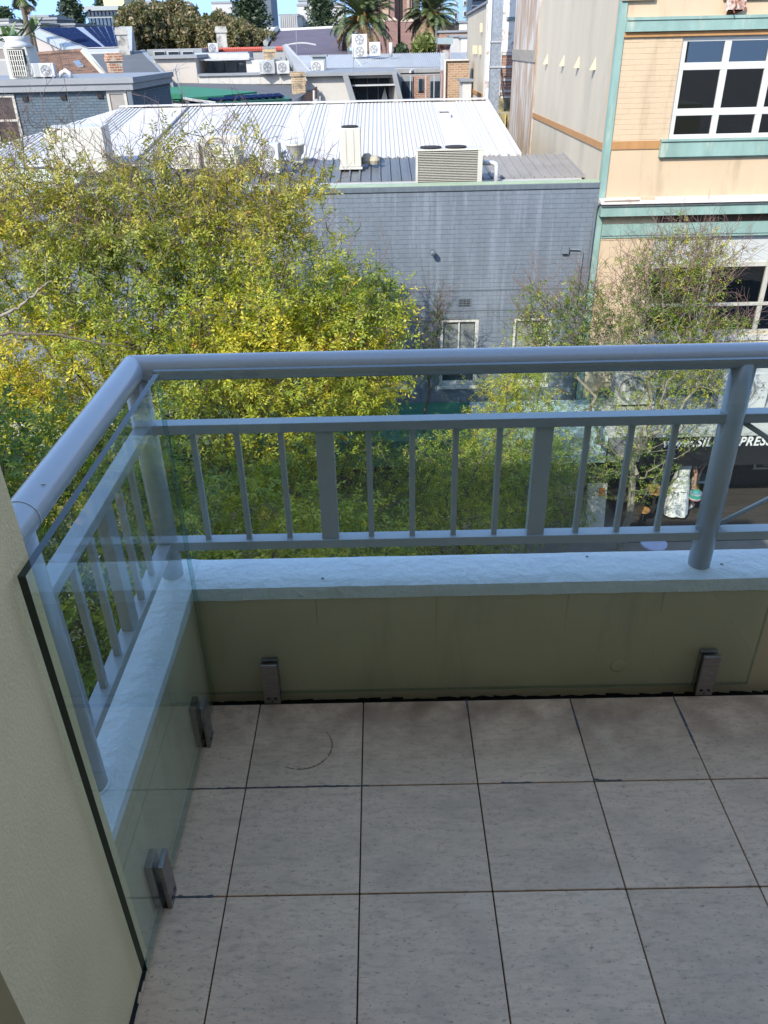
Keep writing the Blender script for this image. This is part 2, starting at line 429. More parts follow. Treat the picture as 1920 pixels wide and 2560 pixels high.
# frameless glass panels, each in two clamps
def panel(name, x0, x1, y0, y1, z0, z1, label):
    b = MB().box(x0, x1, y0, y1, z0, z1)
    o = b.build(name, M_glass, label=label, cat='glass panel', group='glass panels inside the railing')
    o.data.materials.append(M_gedge); o.data.materials.append(M_gend)
    big = 0 if (x1-x0) < (y1-y0) else 1
    for p in o.data.polygons:
        end = abs(p.normal[1-big]) > .9 and not (big == 0 and p.normal[1] < 0)
        p.material_index = 0 if abs(p.normal[big]) > .9 else 2 if end or p.normal[2] < -.9 else 1
    return o
panel('glass_screen', -.443, 1.113, .010, .022, .030, 1.018, 'wide clear glass panel in front of the long parapet, its bottom in two steel clamps')
panel('glass_screen', -.4385, -.4265, -.781, -.002, .032, 1.016, 'narrower glass panel beside the cream end wall, its cut edge showing black')
def clamp(loc, rz, lab):
    t = thing('glass_clamp', (0, 0, 0), lab, 'glass clamp', 'steel clamps that hold the glass panels')
    MB().box(-.024, .024, -.0005, .0095, 0, .146).build('front_plate', M_steel, t, bevel=.0016)
    MB().box(-.024, .024, .0225, .038, .012, .146).build('back_block', M_steel, t, bevel=.0016)
    MB().box(-.0225, .0225, .0096, .0224, .001, .029).build('foot', M_black, t)
    for sx in (-1, 1):
        MB().lathe((sx*.0105, -.0005, .021), [(.0085, .001), (.0085, -.0008), (.0068, -.001), (.0066, .0006)], 16, 'Y').build('screw', M_steel, t)
        MB().lathe((sx*.0105, -.0016, .021), [(.0042, .0), (.0042, .0006)], 6, 'Y').build('socket', M_black, t)
    MB().lathe((0, -.0008, .008), [(.0028, -.0), (.0028, .0006)], 8, 'Y').build('drain_hole', M_black, t)
    t.location = loc; t.rotation_euler = (0, 0, rz); return t
clamp((-.264, 0, 0), 0, 'steel glass clamp on the long parapet nearest the corner')
clamp((.988, 0, 0), 0, 'steel glass clamp near the right end of the long glass panel')
clamp((-.416, -.139, 0), R(90), 'steel clamp on the short side glass, the one by the corner')
clamp((-.416, -.604, 0), R(90), 'steel clamp on the short side glass nearest the end wall')

# the building the balcony belongs to
hb = thing('apartment_building', (0, -6, GZ), 'cream rendered apartment building whose end wall stands left of the balcony', 'building')
MB().box(-9, 11, -12, -2.1, GZ, 4.95).build('wall', M_render, hb)
b = MB()   # end wall beside the glass, its outer arris a little uneven
n = 40; pl = []
for k in range(n+1):
    z = -.3+5.25*k/n; e = random.uniform(-.0015, .0015)
    pl.append((-.448+random.uniform(-.0006, .0006), -.722+e, z))
for k in range(n):
    a, c_ = pl[k], pl[k+1]
    b.poly([a, c_, (-.448, -2.1, c_[2]), (-.448, -2.1, a[2])]); b.poly([a, c_, (-9, -.722, c_[2]), (-9, -.722, a[2])])
b.poly([pl[-1], (-9, -.722, 4.95), (-9, -2.1, 4.95), (-.448, -2.1, 4.95)])
b.build('end_wall', M_render, hb)
MB().box(-9, -.6, -2.1, -.722, GZ, -.3).build('wall', M_render, hb)
MB().box(-.6, 11, -2.1, .16, GZ, -.3).build('lower_storey', M_render, hb)
# jagged dark sealant along the foot of the end wall
b = MB()
for k in range(60):
    ya, yb = -.74-.022*k, -.74-.022*(k+1); w0 = .004+.006*random.random()
    b.poly([(-.4475, ya, .0012), (-.4475+w0, ya, .0012), (-.4475+.004+.006*random.random(), yb, .0012), (-.4475, yb, .0012)])
b.build('sealant', M_black, hb)
fr = mat('tan_door_frame', (.34, .235, .11), .95, vary=.05, spec=.1)
MB().box(-.449, -.438, -1.35, -1.10, 0.001, 2.3).build('door_jamb', fr, hb, bevel=.003)
dr = MB().box(.05, 2.6, -2.12, -2.07, .02, 2.2).build('sliding_door', fr, hb)
MB().box(.13, 1.28, -2.066, -2.06, .1, 2.1).build('pane', mat('dark_glass', (.02, .025, .03), .05, vary=0), dr)
MB().box(1.36, 2.52, -2.066, -2.06, .1, 2.1).build('pane', MATS['dark_glass'], dr)

ALB = .67  # darkens the sunlit street colours to offset the raised exposure
# ------------------------------------------------------------------ ground
M_asph = mat('asphalt', (.055, .055, .058), .9, vary=.25, scale=2, bump=.3, bscale=40)
M_pave = mat('paving', (.23, .21, .19), .85, vary=.2, scale=3)
def sheet(name, m, x0, x1, y0, y1, z): return tag(MB().poly([(x0, y0, z), (x1, y0, z), (x1, y1, z), (x0, y1, z)]).build(name, m), kind='structure')
sheet('ground', mat('ground_earth', (.12, .11, .09), .95, vary=.3, scale=.3), -900, 900, -300, 1500, GZ-.16)
sheet('road', M_asph, -60, 60, 3.6, 9.9, GZ-.13)
tag(box('pavement', M_pave, -60, 60, .2, 3.6, GZ-.3, GZ), kind='structure')
tag(box('pavement', M_pave, -60, 60, 9.9, 14.0, GZ-.3, GZ), kind='structure')
lm = mat('road_paint', (.7, .7, .66), .7, vary=.15)
b = MB()
for k in range(-8, 9): b.poly([(k*3, 7.05, GZ-.126), (k*3+1.2, 7.05, GZ-.126), (k*3+1.2, 7.15, GZ-.126), (k*3, 7.15, GZ-.126)])
tag(b.build('road_marking', lm), kind='structure')

# ------------------------------------------------------------------ blue brick building
M_blue = mat('blue_brick_paint', (.165, .20, .24), .62, vary=.16, scale=3, stretch=(1, 1, .3), col2=(.22, .26, .31), c2amt=.32, c2scale=2.0, c2stretch=(4, 4, .3), bump=.25, bscale=60, rand=.0)
M_bluecap = mat('blue_cap_paint', (.12, .15, .18), .6, vary=.25, scale=6, stretch=(2, 1, .5))
M_green = mat('faded_green_flashing', (.36, .45, .30), .6, vary=.15, scale=4)
M_sash = mat('window_white', (.64, .64, .60), .5, vary=.05)
M_blind = mat('blind_white', (.60, .60, .57), .7, vary=.05)
M_wglass = glass_mat('window_glass', (.85, .87, .88), .02, .06)
M_dark = mat('dark_room', (.018, .018, .022), .8, vary=.3, scale=2)
bb = thing('blue_brick_building', (-1, 14, GZ), 'slate blue painted brick building with a flat parapet and white sash windows', 'building')
YF = 14.0
wins = [(-.25+1.49*k, .55+1.49*k) for k in range(-3, 3)]
wz0, wz1 = -4.62, -3.19
CB, BL = .0857, .24
x_lo, x_hi = -9.2, 4.185
rows = []
z = -.755
while z > -5.3: rows.append(z); z -= CB
# backing wall (mortar plane) with window openings left out
b = MB()
ztop, zbot = -.70, -5.2
xs = [x_lo]+[v for w in wins for v in w]+[x_hi]
b.box(x_lo, x_hi, YF+.004, YF+.25, wz1, ztop); b.box(x_lo, x_hi, YF+.004, YF+.25, zbot, wz0)
for k in range(0, len(xs), 2): b.box(xs[k], xs[k+1], YF+.004, YF+.25, wz0, wz1)
b.build('mortar', M_blue, bb)
MB().box(x_lo, x_hi, 14.25, 15.0, GZ, -.95).build('wall', M_bluecap, bb)
MB().box(x_lo, x_hi, 14.01, 14.25, GZ, zbot).build('wall', M_bluecap, bb)
MB().box(x_lo, x_hi, YF-.028, YF+.26, -.748, -.655).build('parapet_cap', M_bluecap, bb, bevel=.006)
MB().box(x_lo, x_hi, YF+.01, YF+.30, -.655, -.638).build('flashing', M_green, bb)
brick_me = {}
def brick_mesh(L):
    key = round(L, 3)
    if key not in brick_me:
        b = MB().box(0, L-.0025, -.0022, .02, -.0412, .0412)
        v = b.v; b.v = [(x+(.0012 if x < .01 else -.0012)*(y < 0), y, zz+(.0016 if zz < 0 else -.0016)*(y < 0)) for x, y, zz in v]
        o = b.build('brick_master', M_blue); brick_me[key] = o.data; bpy.data.objects.remove(o)
    return brick_me[key]
cand = []
for ri, z in enumerate(rows):
    zc = z-CB/2; proud = ri in (21, 26)
    x = x_lo+(.12 if ri % 2 else 0)
    while x < x_hi-.02:
        L = min(BL, x_hi-x)
        segs = [(x, x+L)]
        if wz0 < zc < wz1:
            for (a, c_) in wins:
                ns = []
                for (p, q) in segs:
                    if q <= a or p >= c_: ns.append((p, q)); continue
                    if p < a-.03: ns.append((p, a))
                    if q > c_+.03: ns.append((c_, q))
                segs = ns
        for (p, q) in segs: cand.append((p, zc, q-p))
        x += BL
vis = [c for c in cand if .35 < c[0] < 4.0 and -2.62 < c[1] and abs(c[2]-BL) < .001]
vis.sort(key=lambda c: (-c[1]))
singles = set(vis[:300])
off = org(bb)
allm = MB(); rng = random.Random(5)
for c_ in cand:
    dy = rng.uniform(-.0014, .0012)-(.002 if rng.random() < .04 else 0); dz = rng.uniform(-.0014, .0014)
    if c_ in singles:
        o = bpy.data.objects.new('brick', brick_mesh(BL)); COL.objects.link(o); o.parent = bb
        o.location = Vector((c_[0]+.004, YF+dy, c_[1]+dz))-off
    else:
        x0, x1 = c_[0]+.004, c_[0]+c_[2]+.0025; zc = c_[1]+dz; y = YF+dy-.0022
        i = len(allm.v); e = .0012
        allm.v += [(x0, YF+.02, zc-.0408), (x1, YF+.02, zc-.0408), (x1, YF+.02, zc+.0408), (x0, YF+.02, zc+.0408),
                   (x0+e, y, zc-.0396), (x1-e, y, zc-.0396), (x1-e, y, zc+.0396), (x0+e, y, zc+.0396)]
        allm.f += [(i+4, i+5, i+6, i+7), (i, i+1, i+5, i+4), (i+1, i+2, i+6, i+5), (i+2, i+3, i+7, i+6), (i+3, i, i+4, i+7)]
allm.build('brickwork', M_blue, bb, kind='stuff')
for zz in (-2.61, -3.02):
    MB().box(x_lo, x_hi, YF-.012, YF+.01, zz-.004, zz+.010).build('drip_course', M_bluecap, bb)
def sash(x0, x1, y, z0, z1, parent, blind=.72, m=M_sash):
    w = MB().box(x0, x0+.07, y+.02, y+.10, z0, z1).box(x1-.07, x1, y+.02, y+.10, z0, z1).box(x0+.07, x1-.07, y+.02, y+.10, z1-.07, z1).box(x0+.07, x1-.07, y+.02, y+.10, z0, z0+.08).build('window', m, parent)
    zm = (z0+z1)/2
    MB().box(x0+.07, x1-.07, y+.035, y+.07, zm-.03, zm+.03).build('meeting_rail', m, w)
    MB().box((x0+x1)/2-.014, (x0+x1)/2+.014, y+.04, y+.065, zm+.03, z1-.07).build('glazing_bar', m, w)
    for a, c_ in ((z0+.08, zm-.03), (zm+.03, z1-.07)):
        MB().box(x0+.07, x1-.07, y+.052, y+.056, a, c_).build('pane', M_wglass, w)
    zb = z1-(z1-z0)*blind
    MB().box(x0+.08, x1-.08, y+.085, y+.09, zb, z1-.07).build('blind', M_blind, w)
    MB().box(x0+.01, x1-.01, y+.30, y+.32, z0, z1).build('room', M_dark, w)
    MB().box(x0-.03, x1+.03, y-.04, y+.05, z0-.07, z0+.002).build('sill', m, w)
    return w
for k, (a, c_) in enumerate(wins): sash(a+.002, c_-.002, YF+.01, wz0, wz1, bb, .72 if k != 3 else .5)
v = MB().box(1.60, 1.86, YF-.014, YF-.004, -2.93, -2.77).build('air_vent', M_bluecap, bb)
for zz in range(4):
    for xx in range(3): MB().box(1.625+.075*xx, 1.685+.075*xx, YF-.0165, YF-.0135, -2.915+.036*zz, -2.897+.036*zz).build('slot', M_black, v)
def fixture(x, z):
    t = thing('wall_lamp', (x, YF, z), 'small dark floodlight fixed high on the blue brick wall', 'lamp')
    MB().box(x-.035, x+.035, YF-.02, YF-.004, z-.04, z+.04).build('mount', M_bluecap, t)
    MB().tube([(x, YF-.02, z), (x+.01, YF-.08, z-.01)], .015, 8).build('arm', M_bluecap, t)
    MB().lathe((x+.015, YF-.16, z+.0), [(.02, .09), (.05, .06), (.055, -.01), (.05, -.02)], 12, 'Y').build('lamp_head', M_bluecap, t, smooth=True)
fixture(1.06, -1.84)
t = thing('junction_box', (3.65, YF, -1.92), 'blue painted junction box with a bent conduit beside the corner pipe', 'junction box')
MB().box(3.585, 3.715, YF-.075, YF-.004, -1.93, -1.79).build('box_body', M_blue, t, bevel=.006)
MB().tube([(3.715, YF-.03, -1.85), (3.93, YF-.03, -1.86), (3.985, YF-.03, -1.90), (3.99, YF-.03, -2.0), (3.97, YF-.03, -3.3)], .016, 8).build('conduit', M_blue, t, smooth=True)
t = MB().tube([(4.30, YF-.12, -.98), (4.22, YF-.10, -.99), (4.165, YF-.06, -1.06), (4.15, YF-.05, -1.2), (4.13, YF-.05, -2.7), (4.12, YF-.05, -5.0)], .027, 10).build('drain_pipe', M_bluecap, smooth=True, cat='pipe', label='grey-blue drain pipe where the brick wall meets the cream building')

# ------------------------------------------------------------------ cream building on the right
M_crm = mat('cream_facade', (.62, .475, .315), .75, vary=.06, scale=1.6, stretch=(1, 1, .5), col2=(.50, .385, .25), c2amt=.22, c2scale=1.3, c2stretch=(2.2, 1, .35), bump=.12, bscale=30)
M_side = mat('cream_side_render', (.56, .49, .375), .85, vary=.10, scale=1.1, stretch=(1, 1, .25), col2=(.47, .42, .33), c2amt=.22, c2scale=.8, c2stretch=(1, 1, .3), bump=.15, bscale=25)
M_teal = mat('faded_teal_paint', (.26, .40, .355), .6, vary=.2, scale=4, stretch=(1, 1, .35), col2=(.45, .52, .42), c2amt=.16, c2scale=3, c2stretch=(1.5, 1, .3))
M_orng = mat('ochre_band', (.46, .235, .085), .7, vary=.15, scale=6, stretch=(1, 1, .3))
M_peel = mat('peeling_white', (.62, .58, .53), .85, vary=.12, scale=3, stretch=(1, 1, .2), col2=(.42, .30, .20), c2amt=.62, c2scale=2.4, c2stretch=(1.8, 1.8, .35))
M_wht = mat('old_white', (.60, .58, .53), .7, vary=.1, scale=5)
M_panel = mat('grey_white_panel', (.56, .58, .56), .6, vary=.05)
M_mull = mat('weathered_mullion', (.50, .48, .41), .7, vary=.2, scale=8, stretch=(1, 1, .3))
M_glassd = glass_mat('upper_glass', (.30, .33, .36), .01, .09)
cb = thing('cream_building', (8, 16, GZ), 'cream painted corner building with teal and ochre bands and white metal windows', 'building')
XC = 4.19
W0, W1 = 5.33, 9.6        # upper window opening in x
# facade pieces around the openings
def fac(x0, x1, z0, z1, y0=YF, y1=YF+.3, name='facade_wall', m=M_crm): return MB().box(x0, x1, y0, y1, z0, z1).build(name, m, cb)
fac(XC, 12, 1.66, 3.4)                       # above window
fac(XC, W0, .04, 1.66); fac(W1, 12, .04, 1.66)
fac(XC, 12, -.925, .04)
fac(XC, 5.36, -3.6, -1.0); fac(XC, 12, -5.05, -3.6)
MB().box(XC+.01, 12, YF+.8, 25, GZ, 3.39).build('core', M_dark, cb)
MB().box(XC, XC+.3, YF+.3, 21.6, GZ, 3.4).build('side_wall', M_side, cb)
MB().box(XC-.03, XC+.3, 21.6, 25.6, GZ, 3.4).build('side_wall', M_peel, cb, 'stained side wall with peeling white paint')
MB().box(XC-.06, XC-.031, 21.65, 25.58, 1.15, 1.42).build('ledge', mat('mould_grey', (.32, .29, .24), .9, vary=.3, scale=6), cb)
fac(XC, 12, 3.4, 3.55, YF-.02, YF+.8, 'roof_edge')
# brick courses of the upper pier, painted over
rows2 = 19
for r_ in range(rows2):
    z0 = .05+r_*.0847; off_ = .12 if r_ % 2 else 0.
    x = XC+.12+.0; k = 0
    xs_ = [x]
    xx = x+(.36 if off_ else .24)-.12
    while xx < W0-.05: xs_.append(xx); xx += .24
    xs_.append(W0-.002)
    for a, c_ in zip(xs_[:-1], xs_[1:]):
        if c_-a < .03: continue
        rr = random.uniform(.0, .0022)
        MB().hexa([(a+.003, YF+.002, z0+.003), (c_-.003, YF+.002, z0+.003), (c_-.003, YF+.002, z0+.0815), (a+.003, YF+.002, z0+.0815)],
                  [(a+.006, YF-.003-rr, z0+.006), (c_-.006, YF-.003-rr, z0+.006), (c_-.006, YF-.003-rr, z0+.0785), (a+.006, YF-.003-rr, z0+.0785)]).build('brick', M_crm, cb)
fac(XC-.006, XC+.112, -.93, 3.4, YF-.03, YF+.01, 'corner_trim', M_teal)
fac(XC-.006, XC+.112, -5.0, -1.0, YF-.03, YF+.01, 'corner_trim', M_teal)
MB().box(XC-.012, XC+.02, YF+.01, YF+.10, -.93, 3.4).build('corner_trim', M_teal, cb)
fac(XC+.112, 12, 1.735, 1.935, YF-.10, YF+.01, 'cornice', M_teal)
fac(XC+.112, 12, 1.90, 1.945, YF-.12, YF-.1, 'cornice_lip', M_teal)
fac(XC+.112, 12, 1.655, 1.732, YF-.045, YF-.0, 'ochre_band', M_orng)
fac(XC+.112, W0-.01, -.10, .035, YF-.02, YF+.0, 'ochre_band', M_orng)
fac(5.9, 12, 2.16, 2.3, YF-.045, YF-.0, 'ochre_band', M_orng)
fac(XC+.0, 4.75, 2.185, 2.3, YF-.07, YF-.0, 'pier_cap', M_crm)
# ochre band on the side wall
MB().box(XC-.028, XC, YF+.10, 21.6, -.115, .0).build('ochre_band', M_orng, cb)
# sloping vents on the side wall
for yy in (15.35, 16.75, 18.25, 20.2):
    z = 1.14
    MB().poly([(XC-.001, yy-.075, z), (XC-.001, yy+.075, z), (XC-.001, yy, z+.22)]).poly([(XC-.10, yy-.05, z), (XC-.10, yy+.05, z), (XC-.001, yy, z+.22)]).poly([(XC-.001, yy-.075, z), (XC-.10, yy-.05, z), (XC-.001, yy, z+.22)]).poly([(XC-.10, yy+.05, z), (XC-.001, yy+.075, z), (XC-.001, yy, z+.22)]).build('wall_vent', mat('vent_cream', (.60, .49, .31), .7, vary=.05), cb)
# window joinery
def grid_win(xs, zs, y, fw, m_, g_, parent, nm='window', depth=.05, room=True):
    """xs, zs: centre lines of bars incl. outer frame"""
    w = MB()
    x0, x1, z0, z1 = xs[0], xs[-1], zs[0], zs[-1]
    for z in zs: w.box(x0-fw/2, x1+fw/2, y, y+depth, z-fw/2, z+fw/2)
    w = w.build(nm, m_, parent, bevel=.004, seg=1)
    for x in xs:
        for a, c_ in zip(zs[:-1], zs[1:]):
            MB().box(x-fw/2, x+fw/2, y+.001, y+depth-.001, a+fw/2, c_-fw/2).build('mullion', m_, w)
    for a, c_ in zip(xs[:-1], xs[1:]):
        for p, q in zip(zs[:-1], zs[1:]):
            MB().box(a+fw/2, c_-fw/2, y+depth*.55, y+depth*.55+.004, p+fw/2, q-fw/2).build('pane', g_, w)
            MB().box(a+fw/2-.006, a+fw/2, y+.008, y+.02, p+fw/2, q-fw/2).build('bead', m_, w)
    return w
w = grid_win([5.365, 6.135, 6.905, 7.675, 8.4], [.065, .485, 1.20, 1.63], YF+.03, .115, M_sash, M_glassd, cb)
MB().box(W0, W1, YF+.70, YF+.72, .04, 1.66).build('room', M_dark, w)
fac(5.19, 12, -.235, .025, YF-.09, YF+.0, 'window_sill', M_teal)
fac(5.185, 12, .025, .055, YF-.12, YF+.0, 'window_sill', M_teal)
fac(5.21, 12, -.262, -.236, YF-.05, YF+.0, 'window_sill', M_teal)
# ledge above the lower windows
b = MB(); n = 60
for k in range(n):
    xa, xb = XC+.0+7.8*k/n, XC+7.8*(k+1)/n
    za = -.925; e = [random.uniform(-.006, .006) for _ in range(2)]
    b.hexa([(xa, YF-.26+e[0], -1.005), (xb, YF-.26+e[1], -1.005), (xb, YF, -1.005), (xa, YF, -1.005)], [(xa, YF-.25+e[0], -.975), (xb, YF-.25+e[1], -.975), (xb, YF, za), (xa, YF, za)])
b.build('ledge', M_peel if False else mat('ledge_white', (.62, .58, .52), .8, vary=.1, scale=4, col2=(.50, .38, .28), c2amt=.1, c2scale=3), cb)
MB().tube([(XC+.05, YF-.22, -.955), (4.9, YF-.22, -.945)], .012, 6).build('old_cable', mat('brown_grey', (.3, .24, .18), .8), cb)
MB().box(4.95, 5.2, YF-.16, YF-.1, -.955, -.915).build('patch', M_crm, cb)
fac(XC+.02, 12, -1.055, -1.006, YF-.23, YF+.0, 'cornice_shadow_strip', mat('ledge_shade_dark', (.09, .11, .11), .8, vary=.3, scale=10))  # solid strip coloured dark for the shade under the ledge
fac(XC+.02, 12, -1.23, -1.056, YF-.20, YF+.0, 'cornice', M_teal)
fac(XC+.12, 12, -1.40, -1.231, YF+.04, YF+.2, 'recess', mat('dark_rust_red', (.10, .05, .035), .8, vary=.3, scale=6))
fac(XC+.12, 12, -1.61, -1.401, YF-.05, YF+.2, 'beam', M_teal)
fac(XC+.12, 12, -1.66, -1.611, YF-.03, YF+.2, 'beam_lip', M_teal)
fac(XC+.12, 5.36, -1.70, -1.661, YF-.01, YF+.2, 'beam_lip', M_crm)
# lower shopfront style windows
fr = MB().box(5.36, 12, YF+.30, YF+.34, -3.62, -1.66).build('room', M_dark, cb)
w = MB().box(5.39, 9.9, YF+.05, YF+.11, -2.27, -2.18).box(5.39, 9.9, YF+.05, YF+.11, -3.62, -3.55).box(5.39, 9.9, YF+.03, YF+.10, -3.045, -2.985).build('window', M_mull, cb, bevel=.005)
for x in (5.40, 6.56, 7.72, 8.88):
    MB().box(x-.045, x+.045, YF+.04, YF+.12, -3.55, -3.045).build('mullion', M_mull, w); MB().box(x-.045, x+.045, YF+.04, YF+.12, -2.985, -2.27).build('mullion', M_mull, w)
    MB().box(x-.03, x+.03, YF+.02, YF+.11, -2.18, -1.66).build('mullion', M_mull, w)
for a, c_ in ((5.445, 6.515), (6.605, 7.675), (7.765, 8.835)):
    MB().box(a-.01, c_+.01, YF+.075, YF+.09, -2.18, -1.66).build('panel', M_panel, w)
    MB().box(a, c_, YF+.08, YF+.084, -2.985, -2.27).build('pane', M_glassd, w)
    MB().box(a, c_, YF+.08, YF+.084, -3.55, -3.045).build('pane', M_glassd, w)
    MB().box(a+.2, a+.28, YF+.18, YF+.2, -2.9, -2.27).build('room_post', mat('post_pale', (.35, .35, .36), .6), w)
    MB().box(a, c_, YF+.22, YF+.24, -2.6, -2.27).build('room_blind', mat('lavender_grey', (.36, .36, .43), .7, vary=.2, scale=3), w)
fac(5.36, 12, -3.74, -3.62, YF-.06, YF+.2, 'window_sill', M_wht)
# horizontal boards below the windows
for k in range(7):
    z1 = -3.76-.17*k
    MB().hexa([(4.32, YF+.0, z1-.17), (11.9, YF+.0, z1-.17), (11.9, YF-.008, z1-.002), (4.32, YF-.008, z1-.002)][::-1],
              [(4.32, YF-.03, z1-.168), (11.9, YF-.03, z1-.168), (11.9, YF-.016, z1-.004), (4.32, YF-.016, z1-.004)]).build('board', mat('cream_boards', (.62, .55, .40), .7, vary=.08, scale=3), cb)
fac(4.32, 12, -4.99, -4.95+.0, YF-.05, YF+.0, 'skirting', M_teal)
hb_pane = mat('transom_glass', (.10, .16, .18), .15, vary=.5, scale=6)
for k in range(8): MB().box(4.45+.72*k, 4.45+.72*k+.66, YF-.045, YF-.03, -4.945, -4.80).build('vent_pane', hb_pane, cb)
# rusty hood with bent rod
t = thing('rusty_bracket', (6.06, YF, 1.98), 'rusty metal bracket with peeling white paint above the teal cornice', 'bracket')
MB().box(5.92, 6.24, YF-.16, YF-.12, 2.0, 2.17).build('plate', mat('rust_white', (.62, .52, .45), .8, vary=.2, col2=(.25, .06, .02), c2amt=.5, c2scale=9), t)
MB().hexa([(5.95, YF-.16, 2.0), (6.2, YF-.16, 2.0), (6.14, YF, 1.96), (6.0, YF, 1.96)], [(5.95, YF-.16, 2.02), (6.2, YF-.16, 2.02), (6.14, YF, 2.0), (6.0, YF, 2.0)]).build('hood', mat('rust', (.28, .10, .045), .9, vary=.4, scale=12), t)
MB().tube([(6.05, YF-.17, 2.15), (6.07, YF-.19, 2.08), (6.03, YF-.19, 2.02), (6.06, YF-.19, 1.97)], .012, 6).build('rod', MATS['rust'], t)

# ------------------------------------------------------------------ street awnings and shops
M_awt = mat('awning_top', (.50, .50, .46), .7, vary=.15, scale=2)
M_awd = mat('awning_dark', (.014, .014, .016), .5, vary=.2)
def awning(x0, x1, m_top, m_f, zf0, zf1, y0, label, zw=-4.98):
    t = thing('shop_awning', ((x0+x1)/2, YF, zf0), label, 'awning')
    MB().hexa([(x0, y0, zf1-.05), (x1, y0, zf1-.05), (x1, YF-.052, zw-.05), (x0, YF-.052, zw-.05)], [(x0, y0, zf1), (x1, y0, zf1), (x1, YF-.052, zw), (x0, YF-.052, zw)]).build('roof', m_top, t)
    MB().box(x0, x1, y0-.05, y0-.002, zf0, zf1+.02).build('fascia', m_f, t)
    return t
aw1 = awning(5.16, 12, M_awt, M_awd, -5.74, -5.11, 12.3, 'black awning fascia with white lettering over the cafe')
MB().box(5.16, 12, 12.24, 12.31, -5.088, -5.03).build('gutter', M_awt, aw1)
awning(4.50, 5.14, M_awt, mat('awning_grey', (.20, .20, .21), .7, vary=.1), -5.62, -5.12, 12.3, 'short grey awning left of the black cafe fascia')
awning(1.9, 4.46, mat('aqua_awning', (.42, .55, .56), .6, vary=.1), mat('aqua_fascia', (.50, .64, .66), .6, vary=.08), -5.62, -5.08, 12.3, 'pale aqua shop awning behind the bare tree')
awning(-2.8, 1.85, mat('green_awning', (.03, .16, .10), .6, vary=.1), mat('green_fascia', (.03, .17, .11), .6, vary=.08), -5.62, -5.08, 12.3, 'dark green shop awning behind the big leafy tree')
awning(-9, -2.9, M_awt, M_awd, -5.62, -5.08, 12.3, 'grey-topped awning at the far left behind the trees')
def lettering(txt, x, z, y, size, m, parent, shear=.22, name='lettering', off_=.006):
    cu = bpy.data.curves.new(name, 'FONT'); cu.body = txt; cu.size = size; cu.shear = shear; cu.offset = off_; cu.extrude = .006; cu.space_character = 1.12
    o = bpy.data.objects.new(name, cu); COL.objects.link(o)
    bpy.context.view_layer.update()
    me = bpy.data.meshes.new_from_object(o.evaluated_get(bpy.context.evaluated_depsgraph_get()))
    bpy.data.objects.remove(o)
    me.transform(Matrix.Rotation(R(90), 4, 'X')); me.transform(Matrix.Translation(Vector((x, y, z))-org(parent)))
    me.materials.clear(); me.materials.append(m)
    n = bpy.data.objects.new(name, me); COL.objects.link(n); n.parent = parent; return n
M_let = mat('letter_white', (.78, .78, .76), .6, vary=.03)
pS = at(1738, 1116, 12.24); pP = at(1846, 1112, 12.24)
lettering('www.', at(1655, 1117, 12.24).x, pS.z, 12.24, .25, M_let, aw1)
l1 = lettering('SILO ESPRESSO', pS.x, pS.z, 12.24, .265, M_let, aw1)
l2 = lettering('PRESSO', pS.x, pS.z, 12.24, .265, M_let, aw1)
wd = lambda o: max(v.co.x for v in o.data.vertices)-min(v.co.x for v in o.data.vertices)
kx = (pP.x-pS.x)/(wd(l1)-wd(l2)); x_l = min(v.co.x for v in l1.data.vertices)
bpy.data.objects.remove(l2)
for v in l1.data.vertices: v.co.x = x_l+(v.co.x-x_l)*kx
# shop fronts in the dark under the awnings
sf = thing('cafe', (8, YF, GZ), 'black cafe shopfront with menu frames under the lettered awning', 'shopfront')
MB().box(5.1, 12, YF-.04, YF-.005, GZ, -5.3).build('wall', M_awd, sf)
MB().box(7.42, 8.0, YF-.08, YF-.041, GZ, -5.35).build('door', mat('door_dark', (.03, .028, .03), .25, vary=.1), sf)
w = MB().box(8.35, 8.85, YF-.075, YF-.041, -6.75, -6.1).build('menu_frame', mat('frame_pale', (.35, .33, .30), .6), sf)
MB().box(8.40, 8.80, YF-.08, YF-.0755, -6.70, -6.15).build('menu_glass', mat('menu_black', (.02, .02, .02), .3), w)
for k in range(7): MB().box(8.55, 8.78, YF-.084, YF-.0805, -6.66+.07*k, -6.635+.07*k).build('menu_line', mat('menu_print', (.28, .27, .22), .7), w)
MB().box(9.0, 9.15, YF-.07, YF-.041, -6.5, -6.35).build('sticker', mat('sticker_green', (.25, .42, .22), .6), sf)
MB().box(8.98, 9.2, YF-.07, YF-.041, -6.28, -6.15).build('sticker', mat('sticker_blue', (.12, .16, .22), .6), sf)
sf2 = thing('shop_row', (0, YF, GZ), 'row of dark shopfront glazing below the blue brick building', 'shopfront')
MB().box(-9.2, 5.08, YF-.04, YF-.005, GZ, -5.21).build('wall', mat('shop_dark', (.05, .045, .04), .5, vary=.3), sf2)
MB().box(3.9, 4.5, YF-.3, YF-.05, GZ, -5.5).build('pier', mat('pier_grey', (.3, .3, .29), .8), sf2)
for k in range(6): MB().box(-8.6+2.1*k, -6.8+2.1*k, YF-.06, YF-.041, GZ+.5, -5.6).build('pane', MATS['dark_glass'], sf2)
dk = thing('timber_deck', (6.8, 12.6, GZ), 'dark weathered timber deck outside the cafe', 'deck')
for k in range(15): MB().box(5.0, 9.6, 11.72+.145*k, 11.72+.145*k+.137, GZ, GZ+.05+random.uniform(0, .004)).build('plank', mat('deck_wood', (.055, .046, .04), .7, vary=.35, scale=6, stretch=(.3, 3, 1), rand=.2), dk)

